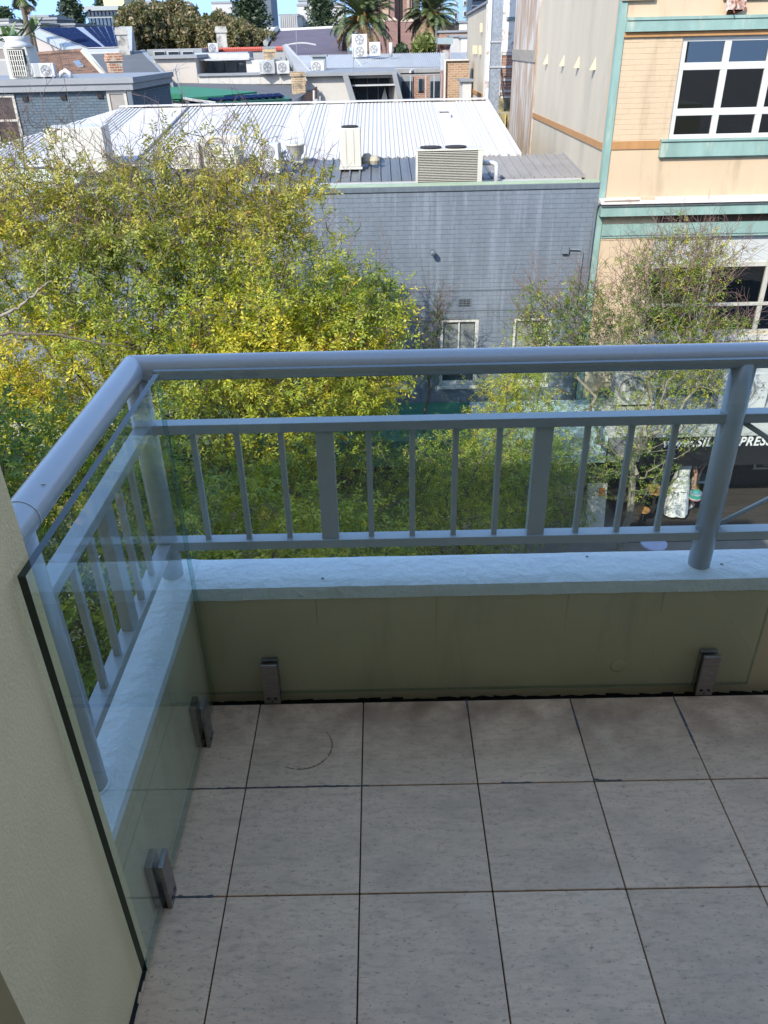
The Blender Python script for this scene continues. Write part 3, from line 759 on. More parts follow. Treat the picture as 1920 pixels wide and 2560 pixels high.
# ------------------------------------------------------------------ roof plant
M_ac = mat('ac_cream', (.60, .58, .50), .5, vary=.06, scale=3)
M_acw = mat('ac_white', (.58, .585, .575), .5, vary=.05, scale=3)
M_grille = mat('ac_grille', (.27, .27, .26), .6, vary=.2)
def aircon(label, x, y, z, w, d, h, fans=1, m=None, rz=0., cat='air conditioner', group=None, logo=False, slats=True):
    m = m or M_acw
    t = thing('air_conditioner', (0, 0, 0), label, cat, group)
    MB().box(-w/2, w/2, 0, d, .04, h).build('casing', m, t, bevel=.012)
    MB().box(-w/2+.05, -w/2+.1, .02, d-.02, 0, .04).box(w/2-.1, w/2-.05, .02, d-.02, 0, .04).build('foot', M_grille, t)
    r = min(h/max(fans, 1), w*.78)*.43
    fx = -w*.10 if fans == 1 else 0
    for k in range(int(fans)):
        zc = h/2+.02 if fans == 1 else h*(k+.5)/fans+.02
        MB().lathe((fx, -.002, zc), [(r, 0), (r, -.004)], 24, 'Y').build('fan_well', M_grille, t)
        b = MB()
        for a in range(0, 360, 72):
            a0, a1 = R(a), R(a+44)
            b.prism([(fx+math.cos(a0)*r*.2, -.007, zc+math.sin(a0)*r*.2), (fx+math.cos(a0)*r*.88, -.007, zc+math.sin(a0)*r*.88), (fx+math.cos(a1)*r*.88, -.012, zc+math.sin(a1)*r*.88), (fx+math.cos(a1)*r*.2, -.012, zc+math.sin(a1)*r*.2)], (0, -.002, 0))
        b.build('fan', m, t)
        b = MB()
        for q in (.3, .55, .8, 1.0):
            pts = [(fx+math.cos(R(a))*r*q, -.022, zc+math.sin(R(a))*r*q) for a in range(0, 361, 20)]
            b.tube(pts, .006, 4)
        b.build('fan_guard', m, t, kind='stuff')
    if slats:
        for k in range(7): MB().box(-w/2-.005, -w/2+.0, .05, d-.05, h*.2+k*h*.1, h*.2+k*h*.1+h*.045).build('slat', M_grille, t)
    if logo:
        c = Vector((w*.36, -.004, h*.66)); s = .03
        lm_ = mat('logo_dark', (.10, .10, .10), .6, vary=0)
        for a in (90, 210, 330):
            u = Vector((math.cos(R(a)), 0, math.sin(R(a)))); v_ = Vector((math.cos(R(a+60)), 0, math.sin(R(a+60)))); w_ = Vector((math.cos(R(a-60)), 0, math.sin(R(a-60))))
            MB().prism([c+u*.002, c+v_*s*.55+u*s*.0+u*.002, c+u*s+u*.002, c+w_*s*.55+u*.002], (0, -.002, 0)).build('logo_diamond', lm_, t)
        MB().box(w*.36-.05, w*.36+.05, -.006, -.002, h*.60, h*.613).build('name_bar', lm_, t)
        MB().box(w*.36-.028, w*.36+.028, -.006, -.002, h*.52, h*.532).build('name_bar', lm_, t)
        MB().box(w*.36-.05, w*.36+.05, -.006, -.002, h*.74, h*.745).build('name_bar', lm_, t)
    t.location = (x, y, z); t.rotation_euler = (0, 0, rz); return t
# two units standing on the cafe awning
g = at(1585, 1008, 13.5)
aircon('cream air conditioner on the awning behind the bare branches', g.x, 13.5, -4.97, .86, .34, .72, 1, M_acw, 0)
aircon('white air conditioner on the awning right of the balcony post', 7.42, 13.25, -4.99, .98, .36, .80, 1, M_acw, R(0), logo=True)

# low dark roof behind the parapet, falling towards the street
M_dkroof = mat('dark_metal_roof', (.17, .185, .20), .5, metal=.2, vary=.15, scale=2, stretch=(1, .3, 1))
M_ltroof = mat('light_metal', (.48, .48, .475), .5, vary=.1, scale=2)
M_white_roof = mat('white_roof_metal', (.60, .59, .57), .75, vary=.04, scale=1.2, stretch=(1, .3, 1))
ri = (.006, .023, .06)
lr = thing('low_metal_roof', (0, 16, -.9), 'low grey metal roof with wide pans right behind the blue parapet', 'roof')
Y0, Z0, Y1, Z1 = 15.25, -.72, 17.35, -.545
x = -4.6
while x < 4.1:
    p = MB()
    wv = .205
    for (a, b_, h) in ((0, wv*.62, 0.), ):
        p.hexa([(x+a, Y0, Z0-.02), (x+b_+.07, Y0, Z0-.02), (x+b_+.07, Y1, Z1-.02), (x+a, Y1, Z1-.02)], [(x+a, Y0, Z0), (x+b_+.07, Y0, Z0), (x+b_+.07, Y1, Z1), (x+a, Y1, Z1)])
    r_ = x+wv*.80
    p.hexa([(r_-.03, Y0-.01, Z0-.02), (r_+.03, Y0-.01, Z0-.02), (r_+.03, Y1, Z1-.02), (r_-.03, Y1, Z1-.02)], [(r_-.018, Y0-.01, Z0+.035), (r_+.018, Y0-.01, Z0+.035), (r_+.018, Y1, Z1+.035), (r_-.018, Y1, Z1+.035)])
    p.build('roof_pan', M_dkroof if x < 2.2 else mat('dusty_metal_roof', (.30, .28, .26), .6, vary=.15, scale=2), lr); x += wv
MB().box(-4.6, 4.1, 15.10, 15.22, -.83, -.735).build('gutter', M_ltroof, lr)
MB().box(-4.6, 4.1, 15.235, 15.4, -1.5, -.76).build('wall', M_ltroof, lr)
MB().box(-9.1, 4.15, 14.30, 15.08, -.99, -.93).build('box_gutter', M_ltroof, lr)
MB().box(-9.1, -4.65, 15.1, 17.3, GZ, -.9).build('wall', M_ltroof, lr)
# white ribbed gable roof
wr = thing('white_metal_roof', (-2, 20, -.6), 'long white metal roof of ribbed sheets behind the plant, some left smooth for sun glare', 'roof')
SL = (.20+.53)/(23.6-17.3)
zr = lambda y: -.53+SL*(y-17.3)
XV = -7.31
def yend(x): return 23.6 if x > XV else max(17.4, 23.6-(XV-x)*2.33)
def rib_sheet(x0, x1, y0, y1, ribs):
    b = MB()
    ya_, yb_ = yend(x0), yend(x1)
    b.hexa([(x0, y0, zr(y0)-.03), (x1, y0, zr(y0)-.03), (x1, yb_, zr(yb_)-.03), (x0, ya_, zr(ya_)-.03)], [(x0, y0, zr(y0)), (x1, y0, zr(y0)), (x1, yb_, zr(yb_)), (x0, ya_, zr(ya_))])
    if ribs:  # sheets left without ribs stand in for sun glare on the roof
        x = x0+.04
        while x < x1-.04:
            y1 = yend(x)
            b.hexa([(x-.030, y0-.02, zr(y0)), (x+.030, y0-.02, zr(y0)), (x+.030, y1-.15, zr(y1)), (x-.030, y1-.15, zr(y1))], [(x-.012, y0-.02, zr(y0)+.022), (x+.012, y0-.02, zr(y0)+.022), (x+.012, y1-.15, zr(y1-.15)+.022), (x-.012, y1-.15, zr(y1-.15)+.022)])
            x += .102
    return b.build('roof_sheet', M_white_roof, wr)
# breaks measured along the ridge (x at y 23.6)
def rx(px): return at(px, 262, 23.6).x
brk = [(62, 110, 1), (110, 160, 1), (160, 210, 1), (210, 262, 1), (262, 302, 0), (305, 362, 1), (362, 470, 0), (470, 505, 1), (505, 590, 0), (590, 735, 1), (735, 785, 0), (785, 826, 1), (826, 862, 0), (862, 900, 1), (900, 1080, 1), (1080, 1136, 0), (1136, 1180, 1), (1180, 1212, 0)]
for a, c_, rb in brk:
    xa, xb = rx(a), rx(c_)
    rib_sheet(xa+.004, xb-.004, 17.3, 23.6, rb)
xr0, xr1 = rx(301), rx(1212)
MB().box(xr0, xr1, 23.45, 23.75, zr(23.6)+.03, zr(23.6)+.06).build('ridge_cap', M_white_roof, wr)
MB().hexa([(xr1, 17.25, zr(17.25)-.1), (xr1+.09, 17.25, zr(17.25)-.1), (xr1+.09, 23.7, zr(23.6)-.1), (xr1, 23.7, zr(23.6)-.1)], [(xr1, 17.25, zr(17.25)+.05), (xr1+.09, 17.25, zr(17.25)+.05), (xr1+.09, 23.7, zr(23.6)+.05), (xr1, 23.7, zr(23.6)+.05)]).build('barge', M_white_roof, wr)
MB().box(rx(468)-.02, rx(468)+.03, 17.5, 23.4, -.6, -.5).v
b = MB(); xx = rx(472)
b.hexa([(xx, 17.3, zr(17.3)), (xx+.05, 17.3, zr(17.3)), (xx+.05, 23.4, zr(23.4)), (xx, 23.4, zr(23.4))], [(xx, 17.3, zr(17.3)+.05), (xx+.05, 17.3, zr(17.3)+.05), (xx+.05, 23.4, zr(23.4)+.05), (xx, 23.4, zr(23.4)+.05)]).build('flashing', mat('lead_grey', (.2, .21, .22), .6), wr)
MB().box(xr0, xr1, 23.8, 24.1, GZ, -.1).build('rear_wall', M_wht, wr)
MB().box(rx(62), xr1, 17.32, 17.5, GZ, -.62).build('front_wall', mat('pale_green_wall', (.50, .58, .52), .7), wr)
s = MB().box(1.66, 1.97, 21.3, 21.9, zr(21.6)-.03, zr(21.9)+.05).build('skylight', M_acw, wr)
MB().box(1.69, 1.94, 21.34, 21.86, zr(21.9)+.051, zr(21.9)+.056).build('pane', MATS['dark_glass'], s)
# left half falls away to the street: hip end hidden by the trees
# tall cream box cooler with a round fan on top
t = thing('box_cooler', (-.52, 16.2, -.6), 'tall cream rooftop box unit with a black fan on its top', 'air conditioner')
MB().box(-.735, -.30, 16.1, 16.55, -.56, .17).build('casing', M_ac, t, bevel=.015)
MB().box(-.76, -.28, 16.05, 16.6, -.60, -.56).build('base', M_wht, t)
for sx in (-.60, -.44): MB().box(sx-.003, sx+.003, 16.094, 16.1, -.52, .14).build('seam', M_grille, t)
MB().lathe((-.52, 16.32, .17), [(.17, 0), (.18, .02), (.15, .035), (.05, .04)], 20).build('fan', M_black, t)
# big louvred condenser
t = thing('louvred_condenser', (1.4, 14.8, -.93), 'wide cream louvred condenser with two black top fans at the parapet', 'air conditioner')
c0, c1, yf, yb, zb, zt = .77, 2.05, 14.62, 15.06, -.93, -.13
MB().box(c0+.03, c1-.03, yf+.06, yb, zb, zt).build('casing', M_ac, t)
MB().box(c0, c1, yf, yb+.02, zt, zt+.03).build('top', M_ac, t, bevel=.006)
MB().box(c0, c0+.045, yf, yf+.06, zb, zt).build('corner_post', M_ac, t); MB().box(c1-.09, c1, yf, yf+.06, zb, zt).build('corner_post', M_ac, t)
for k in range(26):
    z = zb+.03+k*.0295
    MB().hexa([(c0+.045, yf+.0, z), (c1-.09, yf+.0, z), (c1-.09, yf+.058, z+.014), (c0+.045, yf+.058, z+.014)], [(c0+.045, yf+.0, z+.004), (c1-.09, yf+.0, z+.004), (c1-.09, yf+.058, z+.018), (c0+.045, yf+.058, z+.018)]).build('louvre', M_ac, t)
for x in (1.07, 1.55):
    MB().lathe((x, 14.85, zt+.03), [(.2, 0), (.21, .02), (.2, .03), (.08, .035)], 24).build('fan', M_black, t)
# foil wrapped pipe right of it
t = MB().tube([(2.1, 15.0, -.40), (2.3, 15.0, -.40), (2.36, 14.98, -.43), (2.37, 14.95, -.55), (2.37, 14.95, -.95)], .045, 10).build('insulated_pipe', mat('foil', (.75, .76, .78), .35, metal=.4, vary=.2, scale=20, bump=.6, bscale=40), smooth=True, label='silver foil wrapped pipe beside the wide louvred condenser', cat='pipe')
# round cowl pot
t = thing('roof_cowl', (-1.72, 16.8, -.5), 'squat cream round roof cowl with a rimmed pot', 'vent')
MB().lathe((-1.72, 16.8, -.5), [(.10, 0), (.12, .10), (.175, .16), (.19, .30), (.21, .31), (.21, .34), (.18, .35), (.05, .33)], 24).build('pot', M_ac, t, smooth=True)
MB().box(-1.88, -1.56, 16.65, 16.95, -.52, -.49).build('flashing', M_ltroof, t)
# turbine vent
t = thing('turbine_vent', (-1.82, 16, -.56), 'ribbed galvanised turbine vent in front of the round cowl', 'vent')
MB().lathe((-1.82, 16, -.64), [(.10, 0), (.10, .2)], 16).build('throat', M_ltroof, t, smooth=True)
b = MB()
for k in range(16):
    a = 2*math.pi*k/16
    pts = []
    for q in range(7):
        ph = math.pi*(.08+.84*q/6); r_ = .145*math.sin(ph); z = -.34-.13*math.cos(ph)
        pts.append((-1.82+r_*math.cos(a+q*.12), 16+r_*math.sin(a+q*.12), z))
    b.tube(pts, .012, 4)
b.build('vane', mat('galv', (.5, .51, .52), .4, metal=.5, vary=.2), t, kind='stuff')
MB().lathe((-1.82, 16, -.22), [(.06, 0), (.05, .02)], 14).build('cap', MATS['galv'], t)
aircon('white air conditioner turned sideways left of the turbine vent', -2.16, 15.6, -.62, .42, .36, .58, 2, M_acw, R(-4), slats=False)
aircon('cream air conditioner at the far left of the low roof above the tree', -6.2, 16.2, -.62, 1.15, .95, .90, 0, M_ac, R(8))
aircon('twin of two cream air conditioners, the left one behind the twigs', -4.0, 16.3, -.60, .62, .3, .55, 1, M_ac)
aircon('twin of two cream air conditioners, the right one with a big fan', -3.25, 16.4, -.60, .86, .3, .66, 1, M_ac)
aircon('plain cream air conditioner seen end-on beside the louvred one', -2.75, 15.7, -.62, .36, .6, .56, 1, M_ac, R(70))
t = MB().lathe((-.18, 16.5, -.55), [(.10, 0), (.13, .06), (.11, .14), (.06, .2)], 14).lathe((-.02, 16.4, -.55), [(.09, 0), (.12, .08), (.08, .16)], 12).build('broken_pot', mat('old_pot', (.42, .38, .29), .8, vary=.3, scale=9), label='weathered clay pot pieces right of the tall box cooler', cat='pot')
t = MB().box(-3.45, -2.6, 16.9, 17.1, -.62, -.45).build('roof_duct', mat('blue_sheet', (.10, .17, .32), .6), label='low dark blue duct behind the twigs', cat='duct')

# ------------------------------------------------------------------ light well between the two cream blocks
lw_ = thing('light_well_wall', (5, 30, GZ), 'white peeling rear wall with bricked-in windows in the light well', 'wall')
M_pw = mat('peeling_plaster', (.78, .76, .70), .85, vary=.08, scale=2, col2=(.42, .26, .18), c2amt=.22, c2scale=4)
M_mould = mat('mouldy_wall', (.40, .32, .15), .9, vary=.4, scale=5, col2=(.12, .12, .07), c2amt=.5, c2scale=3)
M_rb = brick_mat('red_brick', (.30, .12, .07), (.40, .19, .12), (.38, .33, .27))
zf = lambda py: at(1260, py, 30).z
MB().box(3.9, 8, 30, 30.3, zf(245), 4).build('wall', M_pw, lw_)
MB().box(3.9, 8, 29.98, 30.3, GZ, zf(245)-.005).build('wall', M_mould, lw_)
MB().box(4.52, 8, 29.94, 30.0, zf(45)-.06, zf(45)+.03).build('string_course', mat('slate_green', (.22, .30, .28), .7), lw_)
r_ = at(1272, 180, 30); 
fr = MB().box(4.40, 5.0, 29.965, 29.999, zf(238), zf(130)).build('bricked_window', M_rb, lw_)
for py in (135, 167, 200, 228): MB().box(4.43, 5.0, 29.94, 29.964, zf(py)-.035, zf(py)+.035).build('bar', M_wht, fr)
MB().box(4.36, 4.42, 29.93, 29.964, zf(240), zf(128)).build('jamb', M_wht, fr)
MB().tube([(4.25, 29.7, zf(150)), (4.62, 29.7, zf(270))], .03, 6).build('stair_rail', mat('rail_brown', (.3, .24, .2), .8), lw_)
d = at(1240, 100, 28.4)
t = thing('exhaust_duct', (d.x, 28.4, -1), 'tall galvanised exhaust duct rising up the light well', 'duct')
M_galv = mat('spangled_zinc', (.36, .40, .44), .5, metal=.4, vary=.35, scale=14)
dx0, dx1 = at(1228, 150, 28.4).x, at(1252, 150, 28.4).x
zz = [-.75, .9, 1.62, 4.5]
for a, b_ in zip(zz[:-1], zz[1:]): MB().box(dx0, dx1, 28.4, 28.8, a+.01, b_-.01).build('duct_section', M_galv, t)
for z in zz[1:-1]: MB().box(dx0-.03, dx1+.03, 28.37, 28.83, z-.02, z+.02).build('joint_flange', M_ltroof, t)
MB().hexa([(dx0-.1, 28.2, -1.3), (dx1+.2, 28.2, -1.3), (dx1+.2, 29, -1.3), (dx0-.1, 29, -1.3)], [(dx0, 28.4, -.76), (dx1, 28.4, -.76), (dx1, 28.8, -.76), (dx0, 28.8, -.76)]).build('duct_base', M_mould, t)
t = thing('rusty_hood', (4.0, 26.6, -2), 'yellow and rust streaked metal housing at the foot of the duct', 'housing')
a0 = at(1250, 300, 26.6)
MB().box(a0.x, a0.x+.55, 26.6, 27.6, -2.4, at(1250, 285, 26.6).z).build('body', M_mould, t)
MB().box(a0.x+.14, a0.x+.18, 26.5, 26.6, -2.4, at(1250, 285, 26.6).z).build('pipe', mat('yellow_pipe', (.55, .42, .18), .7, vary=.3), t)
MB().box(a0.x+.22, a0.x+.6, 26.3, 26.58, -2.4, at(1270, 345, 26.3).z).build('rusty_tank', mat('tank_rust', (.30, .20, .14), .8, vary=.3, col2=(.36, .11, .05), c2amt=.5, c2scale=3), t)
MB().box(3.5, 6, 25.65, 26.2, GZ, -1.4).build('floor', M_mould, t)
# rear block: same alignment, further back
rb_ = thing('rear_block', (6, 34, GZ), 'narrow cream rear block with a sloping parapet beside the zinc duct', 'building')
MB().hexa([(4.19, 32.0, GZ), (6, 32.0, GZ), (6, 40, GZ), (4.19, 40, GZ)], [(4.19, 32.0, 2.85), (6, 32.0, 2.85), (6, 40, 2.66), (4.19, 40, 2.66)]).build('wall', M_side, rb_)
MB().hexa([(4.1, 31.9, 2.85), (6, 31.9, 2.85), (6, 40.1, 2.66), (4.1, 40.1, 2.66)], [(4.1, 31.9, 2.93), (6, 31.9, 2.93), (6, 40.1, 2.74), (4.1, 40.1, 2.74)]).build('parapet_cap', mat('cap_grey', (.25, .27, .3), .6), rb_)
MB().box(4.16, 4.189, 32.0, 39, -.27, -.13).build('ochre_band', M_orng, rb_)
MB().box(4.05, 4.189, 31.85, 31.999, GZ, 2.8).build('corner_strip', M_wht, rb_)
for yy, z in ((34.3, 1.2), (35.8, 1.2), (36.6, 1.2), (34.2, 1.95)):
    MB().prism([(4.188, yy-.1, z), (4.188, yy+.1, z), (4.188, yy, z+.3)], (-.1, 0, 0)).build('wall_vent', MATS['vent_cream'], rb_)

# ------------------------------------------------------------------ houses and roofs beyond
M_wall_w = mat('render_white', (.54, .52, .475), .8, vary=.08, scale=1.2)
M_fasc = mat('grey_fascia', (.25, .265, .275), .6, vary=.12, scale=1.5)
M_greyroof = mat('grey_roof', (.125, .13, .135), .8, vary=.12, scale=1, spec=.25)
M_navyb = brick_mat('navy_brick', (.085, .125, .16), (.11, .155, .19), (.05, .07, .085), .22, .076, ms=.008)
M_tan = brick_mat('tan_brick', (.42, .25, .14), (.30, .17, .09), (.45, .38, .28))
M_chim = brick_mat('chimney_brick', (.48, .20, .075), (.33, .13, .06), (.60, .50, .40), worn=(.62, .54, .42))
M_yell = brick_mat('yellow_brick', (.52, .36, .17), (.40, .27, .13), (.62, .52, .38), worn=(.25, .20, .15))
M_greyp = mat('grey_parapet', (.36, .36, .35), .7, vary=.1, scale=.6)
M_glassb = mat('blue_reflecting_glass', (.05, .10, .16), .12, vary=.5, scale=2.2)

def flat(name, m, px, Y, depth, parent, zb=None, **k):
    x0, x1, y0, y1, z0, z1 = pxbox(*px, Y, depth)
    if zb is not None: z0 = zb
    return MB().box(x0, x1, y0, y1, z0, z1).build(name, m, parent, **k)
def P(x, y, Y): return at(x, y, Y)
def slabpoly(name, m, pts, parent, th=.08, **k):
    """a thick sheet through real points (x, y, distance)"""
    q = [P(*p) for p in pts]
    return MB().prism(q, (0, 0, -th)).build(name, m, parent, **k)

# A  blue-grey brick house at the left
t = thing('navy_brick_house', (-9.2, 25, GZ), 'dark blue brick building with a broad grey fascia at the left edge', 'building')
zt = P(160, 206, 25).z
MB().box(-14, -7.30, 25, 30, GZ, .60).build('wall', M_navyb, t)
MB().box(-14.1, -7.20, 24.85, 30.1, .60, .90).build('fascia', M_fasc, t)
MB().box(-14.1, -7.15, 24.80, 30.2, .78, .93).build('fascia_cap', M_fasc, t)
MB().box(-7.42, -7.28, 24.9, 25.0, GZ, .6).build('corner_post', mat('navy_trim', (.10, .13, .16), .6), t)
def wframe(x0, x1, y, z0, z1, parent, m1=M_mull, m2=None, bars=()):
    w = MB().box(x0, x0+.08, y-.05, y-.001, z0, z1).box(x1-.08, x1, y-.05, y-.001, z0, z1).box(x0+.08, x1-.08, y-.05, y-.001, z1-.08, z1).box(x0+.08, x1-.08, y-.05, y-.001, z0, z0+.08).build('window', m1, parent)
    MB().box(x0+.08, x1-.08, y-.02, y-.002, z0+.08, z1-.08).build('pane', m2 or MATS['dark_glass'], w)
    for z in bars: MB().box(x0+.08, x1-.08, y-.045, y-.021, z-.03, z+.03).build('bar', m1, w)
    return w
wframe(-8.05, -7.46, 25, -.20, .58, t, M_mull, mat('beige_blind', (.30, .28, .25), .6))
wframe(-11.6, -10.82, 25, -.85, .55, t, M_mull, mat('brown_glass', (.06, .045, .04), .15, vary=.8, scale=3), bars=(-.15,))
for px in (63, 158, 250):
    q = P(px, 250-.04*px, 24.97); MB().box(q.x-.08, q.x+.08, 24.95, 24.999, q.z-.06, q.z+.06).build('weep_vent', M_black, t)
# cooling tower and split units on its roof
ct = thing('cooling_tower', (-10.75, 25.8, .9), 'big cream rooftop cooling tower with round top and grilles', 'cooling tower')
x0 = P(2, 150, 25.6).x; x1 = P(72, 150, 25.6).x
zb = .93; ztp = P(40, 118, 25.6).z; xm = x0+(x1-x0)*.28
MB().hexa([(xm, 25.6, zb), (x1, 25.75, zb), (x1, 26.6, zb), (x0, 26.4, zb), (x0, 25.95, zb)], [(xm-.04, 25.6, ztp), (x1-.08, 25.75, ztp), (x1-.08, 26.6, ztp), (x0, 26.4, ztp), (x0, 25.95, ztp)]).build('casing', M_ac, ct)
MB().lathe((x0+.42, 26.1, ztp), [(.47, 0), (.36, .10), (.34, .18), (.41, .28)], 24).build('fan_stack', M_acw, ct, smooth=True)
for k in range(7):
    x = xm+.06+(x1-xm-.2)*k/6; MB().box(x-.012, x+.012, 25.55, 25.6, ztp-.75, ztp-.08).build('grille_bar', M_ac, ct)
for k in range(6):
    z = ztp-.75+.67*k/5; MB().box(xm+.04, x1-.14, 25.56, 25.59, z-.008, z+.008).build('grille_bar', M_ac, ct)
MB().hexa([(xm+.02, 25.59, ztp-.77), (x1-.12, 25.735, ztp-.77), (x1-.12, 25.75, ztp-.77), (xm+.02, 25.61, ztp-.77)], [(xm+.02, 25.585, ztp-.05), (x1-.12, 25.725, ztp-.05), (x1-.12, 25.75, ztp-.05), (xm+.02, 25.61, ztp-.05)]).build('grille_back', M_black, ct)
q = P(84, 203, 25.5); aircon('pale split air conditioner right behind the cooling tower', q.x, 25.6, .93, .35, .5, .40, 1, M_acw, R(-60))
q = P(126, 203, 25.5); aircon('white split air conditioner with round fan on the navy house roof', q.x, 25.4, .93, .42, .3, .40, 1, M_acw, R(8))
t = MB().tube([(P(147, 200, 25.5).x, 25.6, .95), (P(152, 192, 25.5).x, 25.6, 1.06), (P(163, 188, 25.5).x, 25.6, 1.12), (P(173, 193, 25.5).x, 25.6, 1.05), (P(177, 203, 25.5).x, 25.6, .93)], .06, 8).build('duct_bend', M_acw, smooth=True, label='white curved duct bend beside the round-fan unit', cat='duct')

# B  terracotta tiled roof
tr = thing('tiled_roof_house', (-9.5, 34, GZ), 'old brown terracotta tiled roof with a small skylight', 'house')
A_, B_, C_, D_ = P(40, 146, 38), P(207, 133, 38), P(268, 200, 30), P(60, 214, 30)
M_terr = mat('terracotta', (.22, .125, .08), .85, vary=.35, scale=5, col2=(.09, .06, .05), c2amt=.5, c2scale=3)
b = MB(); nr, nc = 13, 40
for i in range(nr):
    for j in range(nc):
        def Q(u, v): return (A_.lerp(B_, u)).lerp(D_.lerp(C_, u), v)
        u0, u1 = j/nc, (j+1)/nc; v0, v1 = i/nr, (i+1.02)/nr
        a, c_, d, e = Q(u0, v0), Q(u1, v0), Q(u1, v1), Q(u0, v1)
        um = (u0+u1)/2; m0, m1 = Q(um, v0)+Vector((0, 0, .05)), Q(um, v1)+Vector((0, 0, .09))
        lift = Vector((0, 0, .045))
        b.poly([a, m0, m1, e+lift]); b.poly([m0, c_, d+lift, m1]); b.poly([e, e+lift, m1, d+lift, d])
b.build('roof_tiles', M_terr, tr, kind='stuff')
MB().prism([A_, B_, C_, D_], (0, 0, -.1)).build('roof', M_terr, tr)
MB().tube([A_+Vector((0, 0, .08)), B_+Vector((0, 0, .08))], .1, 8).build('ridge', M_terr, tr)
MB().tube([B_+Vector((0, 0, .06)), C_+Vector((0, 0, .06))], .1, 6).build('verge_tiles', mat('mortar_cream', (.55, .45, .32), .8, vary=.2, scale=9), tr)
MB().hexa([D_+Vector((0, .1, 0)), C_+Vector((0, .1, 0)), B_, A_], [D_+Vector((0, .1, -8)), C_+Vector((0, .1, -8)), B_+Vector((0, 0, -8)), A_+Vector((0, 0, -8))]).build('wall', M_wall_w, tr)
s = [P(184, 161, 35), P(198, 159, 35), P(210, 172, 33.2), P(196, 175, 33.2)]
w = MB().prism([v+Vector((0, 0, .12)) for v in s], (0, 0, -.1)).build('skylight', M_fasc, tr)
c_ = sum(s, Vector())/4; MB().prism([v.lerp(c_, .22)+Vector((0, 0, .135)) for v in s], (0, 0, -.01)).build('pane', MATS['dark_glass'], w)
# white barge wall between the tiled roof and the grey one
slabpoly('parapet', mat('pale_blue_barge', (.52, .56, .58), .6, vary=.1), [(205, 120, 37.6), (214, 120, 37.6), (280, 200, 29.8), (266, 200, 29.8)], tr, .5)

# U  white gable with solar array
us = thing('solar_roof_house', (-14, 50, GZ), 'white gabled house whose long roof carries a field of blue solar panels', 'house')
ra, rb2, rc, rd = P(66, 70, 58), P(330, 66, 58), P(330, 128, 47), P(205, 131, 47)
MB().prism([ra, rb2, rc, rd], (0, 0, -.12)).build('roof', M_ltroof, us)
gm = mat('pink_white_gable', (.52, .46, .41), .8, vary=.06)
q0 = P(66, 71, 58); q1 = P(205, 132, 47); 
MB().hexa([(q0.x-.0, 58.2, GZ), (q1.x, 47.1, GZ), (rc.x, 47.1, GZ), (rb2.x, 58.2, GZ)], [(q0.x, 58.2, q0.z-.15), (q1.x, 47.1, q1.z-.15), (rc.x, 47.1, q1.z-.15), (rb2.x, 58.2, q0.z-.15)]).build('wall', gm, us)
slabpoly('barge', mat('barge_blue', (.42, .48, .5), .6), [(62, 69, 58), (72, 69, 58), (213, 131, 47), (198, 133, 47)], us, .25)
M_pv = mat('solar_cell', (.010, .022, .075), .8, vary=.25, scale=3, spec=.03)
M_pvf = mat('pv_frame', (.5, .52, .54), .4, metal=.6)
pa, pb, pc, pd = P(97, 73, 57.2), P(300, 70, 57.2), P(300, 120, 48.2), P(220, 122, 48.2)
na, nb = 11, 4
def Qp(u, v): return (pa.lerp(pb, u)).lerp(pd.lerp(pc, u), v)+Vector((0, 0, .1))
for i in range(na):
    for j in range(nb):
        if i == 5: continue
        u0, u1, v0, v1 = i/na+.006, (i+1)/na-.006, j/nb+.012, (j+1)/nb-.012
        q = [Qp(u0, v0), Qp(u1, v0), Qp(u1, v1), Qp(u0, v1)]
        MB().prism(q, (0, 0, -.03)).build('solar_panel', M_pv, us)
MB().prism([Qp(0, 0)-Vector((0, 0, .04)), Qp(1, 0)-Vector((0, 0, .04)), Qp(1, 1)-Vector((0, 0, .04)), Qp(0, 1)-Vector((0, 0, .04))], (0, 0, -.03)).build('panel_frame', M_pvf, us)
wframe(P(62, 130, 52).x, P(115, 130, 52).x, 47.05, P(88, 150, 47).z, P(88, 116, 47).z, us, M_wall_w, mat('shutter_brown', (.26, .22, .2), .7))

# far-left roofs
def simple(name, label, px, Y, d, m, cat='building', zb=GZ, roofm=None):
    x0, x1, y0, y1, z0, z1 = pxbox(*px, Y, d)
    t = thing(name, ((x0+x1)/2, Y, zb), label, cat)
    MB().box(x0, x1, y0, y1, zb, z1).build('wall', m, t)
    MB().box(x0-.1, x1+.1, y0-.1, y1+.1, z1, z1+.02*(Y/10)).build('roof', roofm or M_fasc, t)
    return t, (x0, x1, z0, z1)
simple('flat_roof_building', 'low grey flat-roofed building behind the palm at far left', (-60, 108, 64, 140), 66, 10, M_greyp)
simple('flat_roof_building', 'low grey block right of the far left plant rooms', (105, 190, 64, 100), 70, 10, M_greyp)
simple('plant_room', 'small cream plant room on the far left skyline', (74, 122, 43, 62), 72, 4, mat('cream_plant', (.55, .47, .33), .8), zb=P(98, 64, 72).z-.5)
simple('plant_room', 'dark grey louvred plant room on the far left skyline', (96, 142, 49, 61), 71, 4, mat('slate_louvre', (.14, .16, .18), .7), zb=P(98, 64, 71).z-.5)
simple('plant_room', 'tiny white shed at the far left edge of the skyline', (-10, 22, 52, 62), 74, 4, M_wall_w, zb=P(10, 64, 74).z-.5)

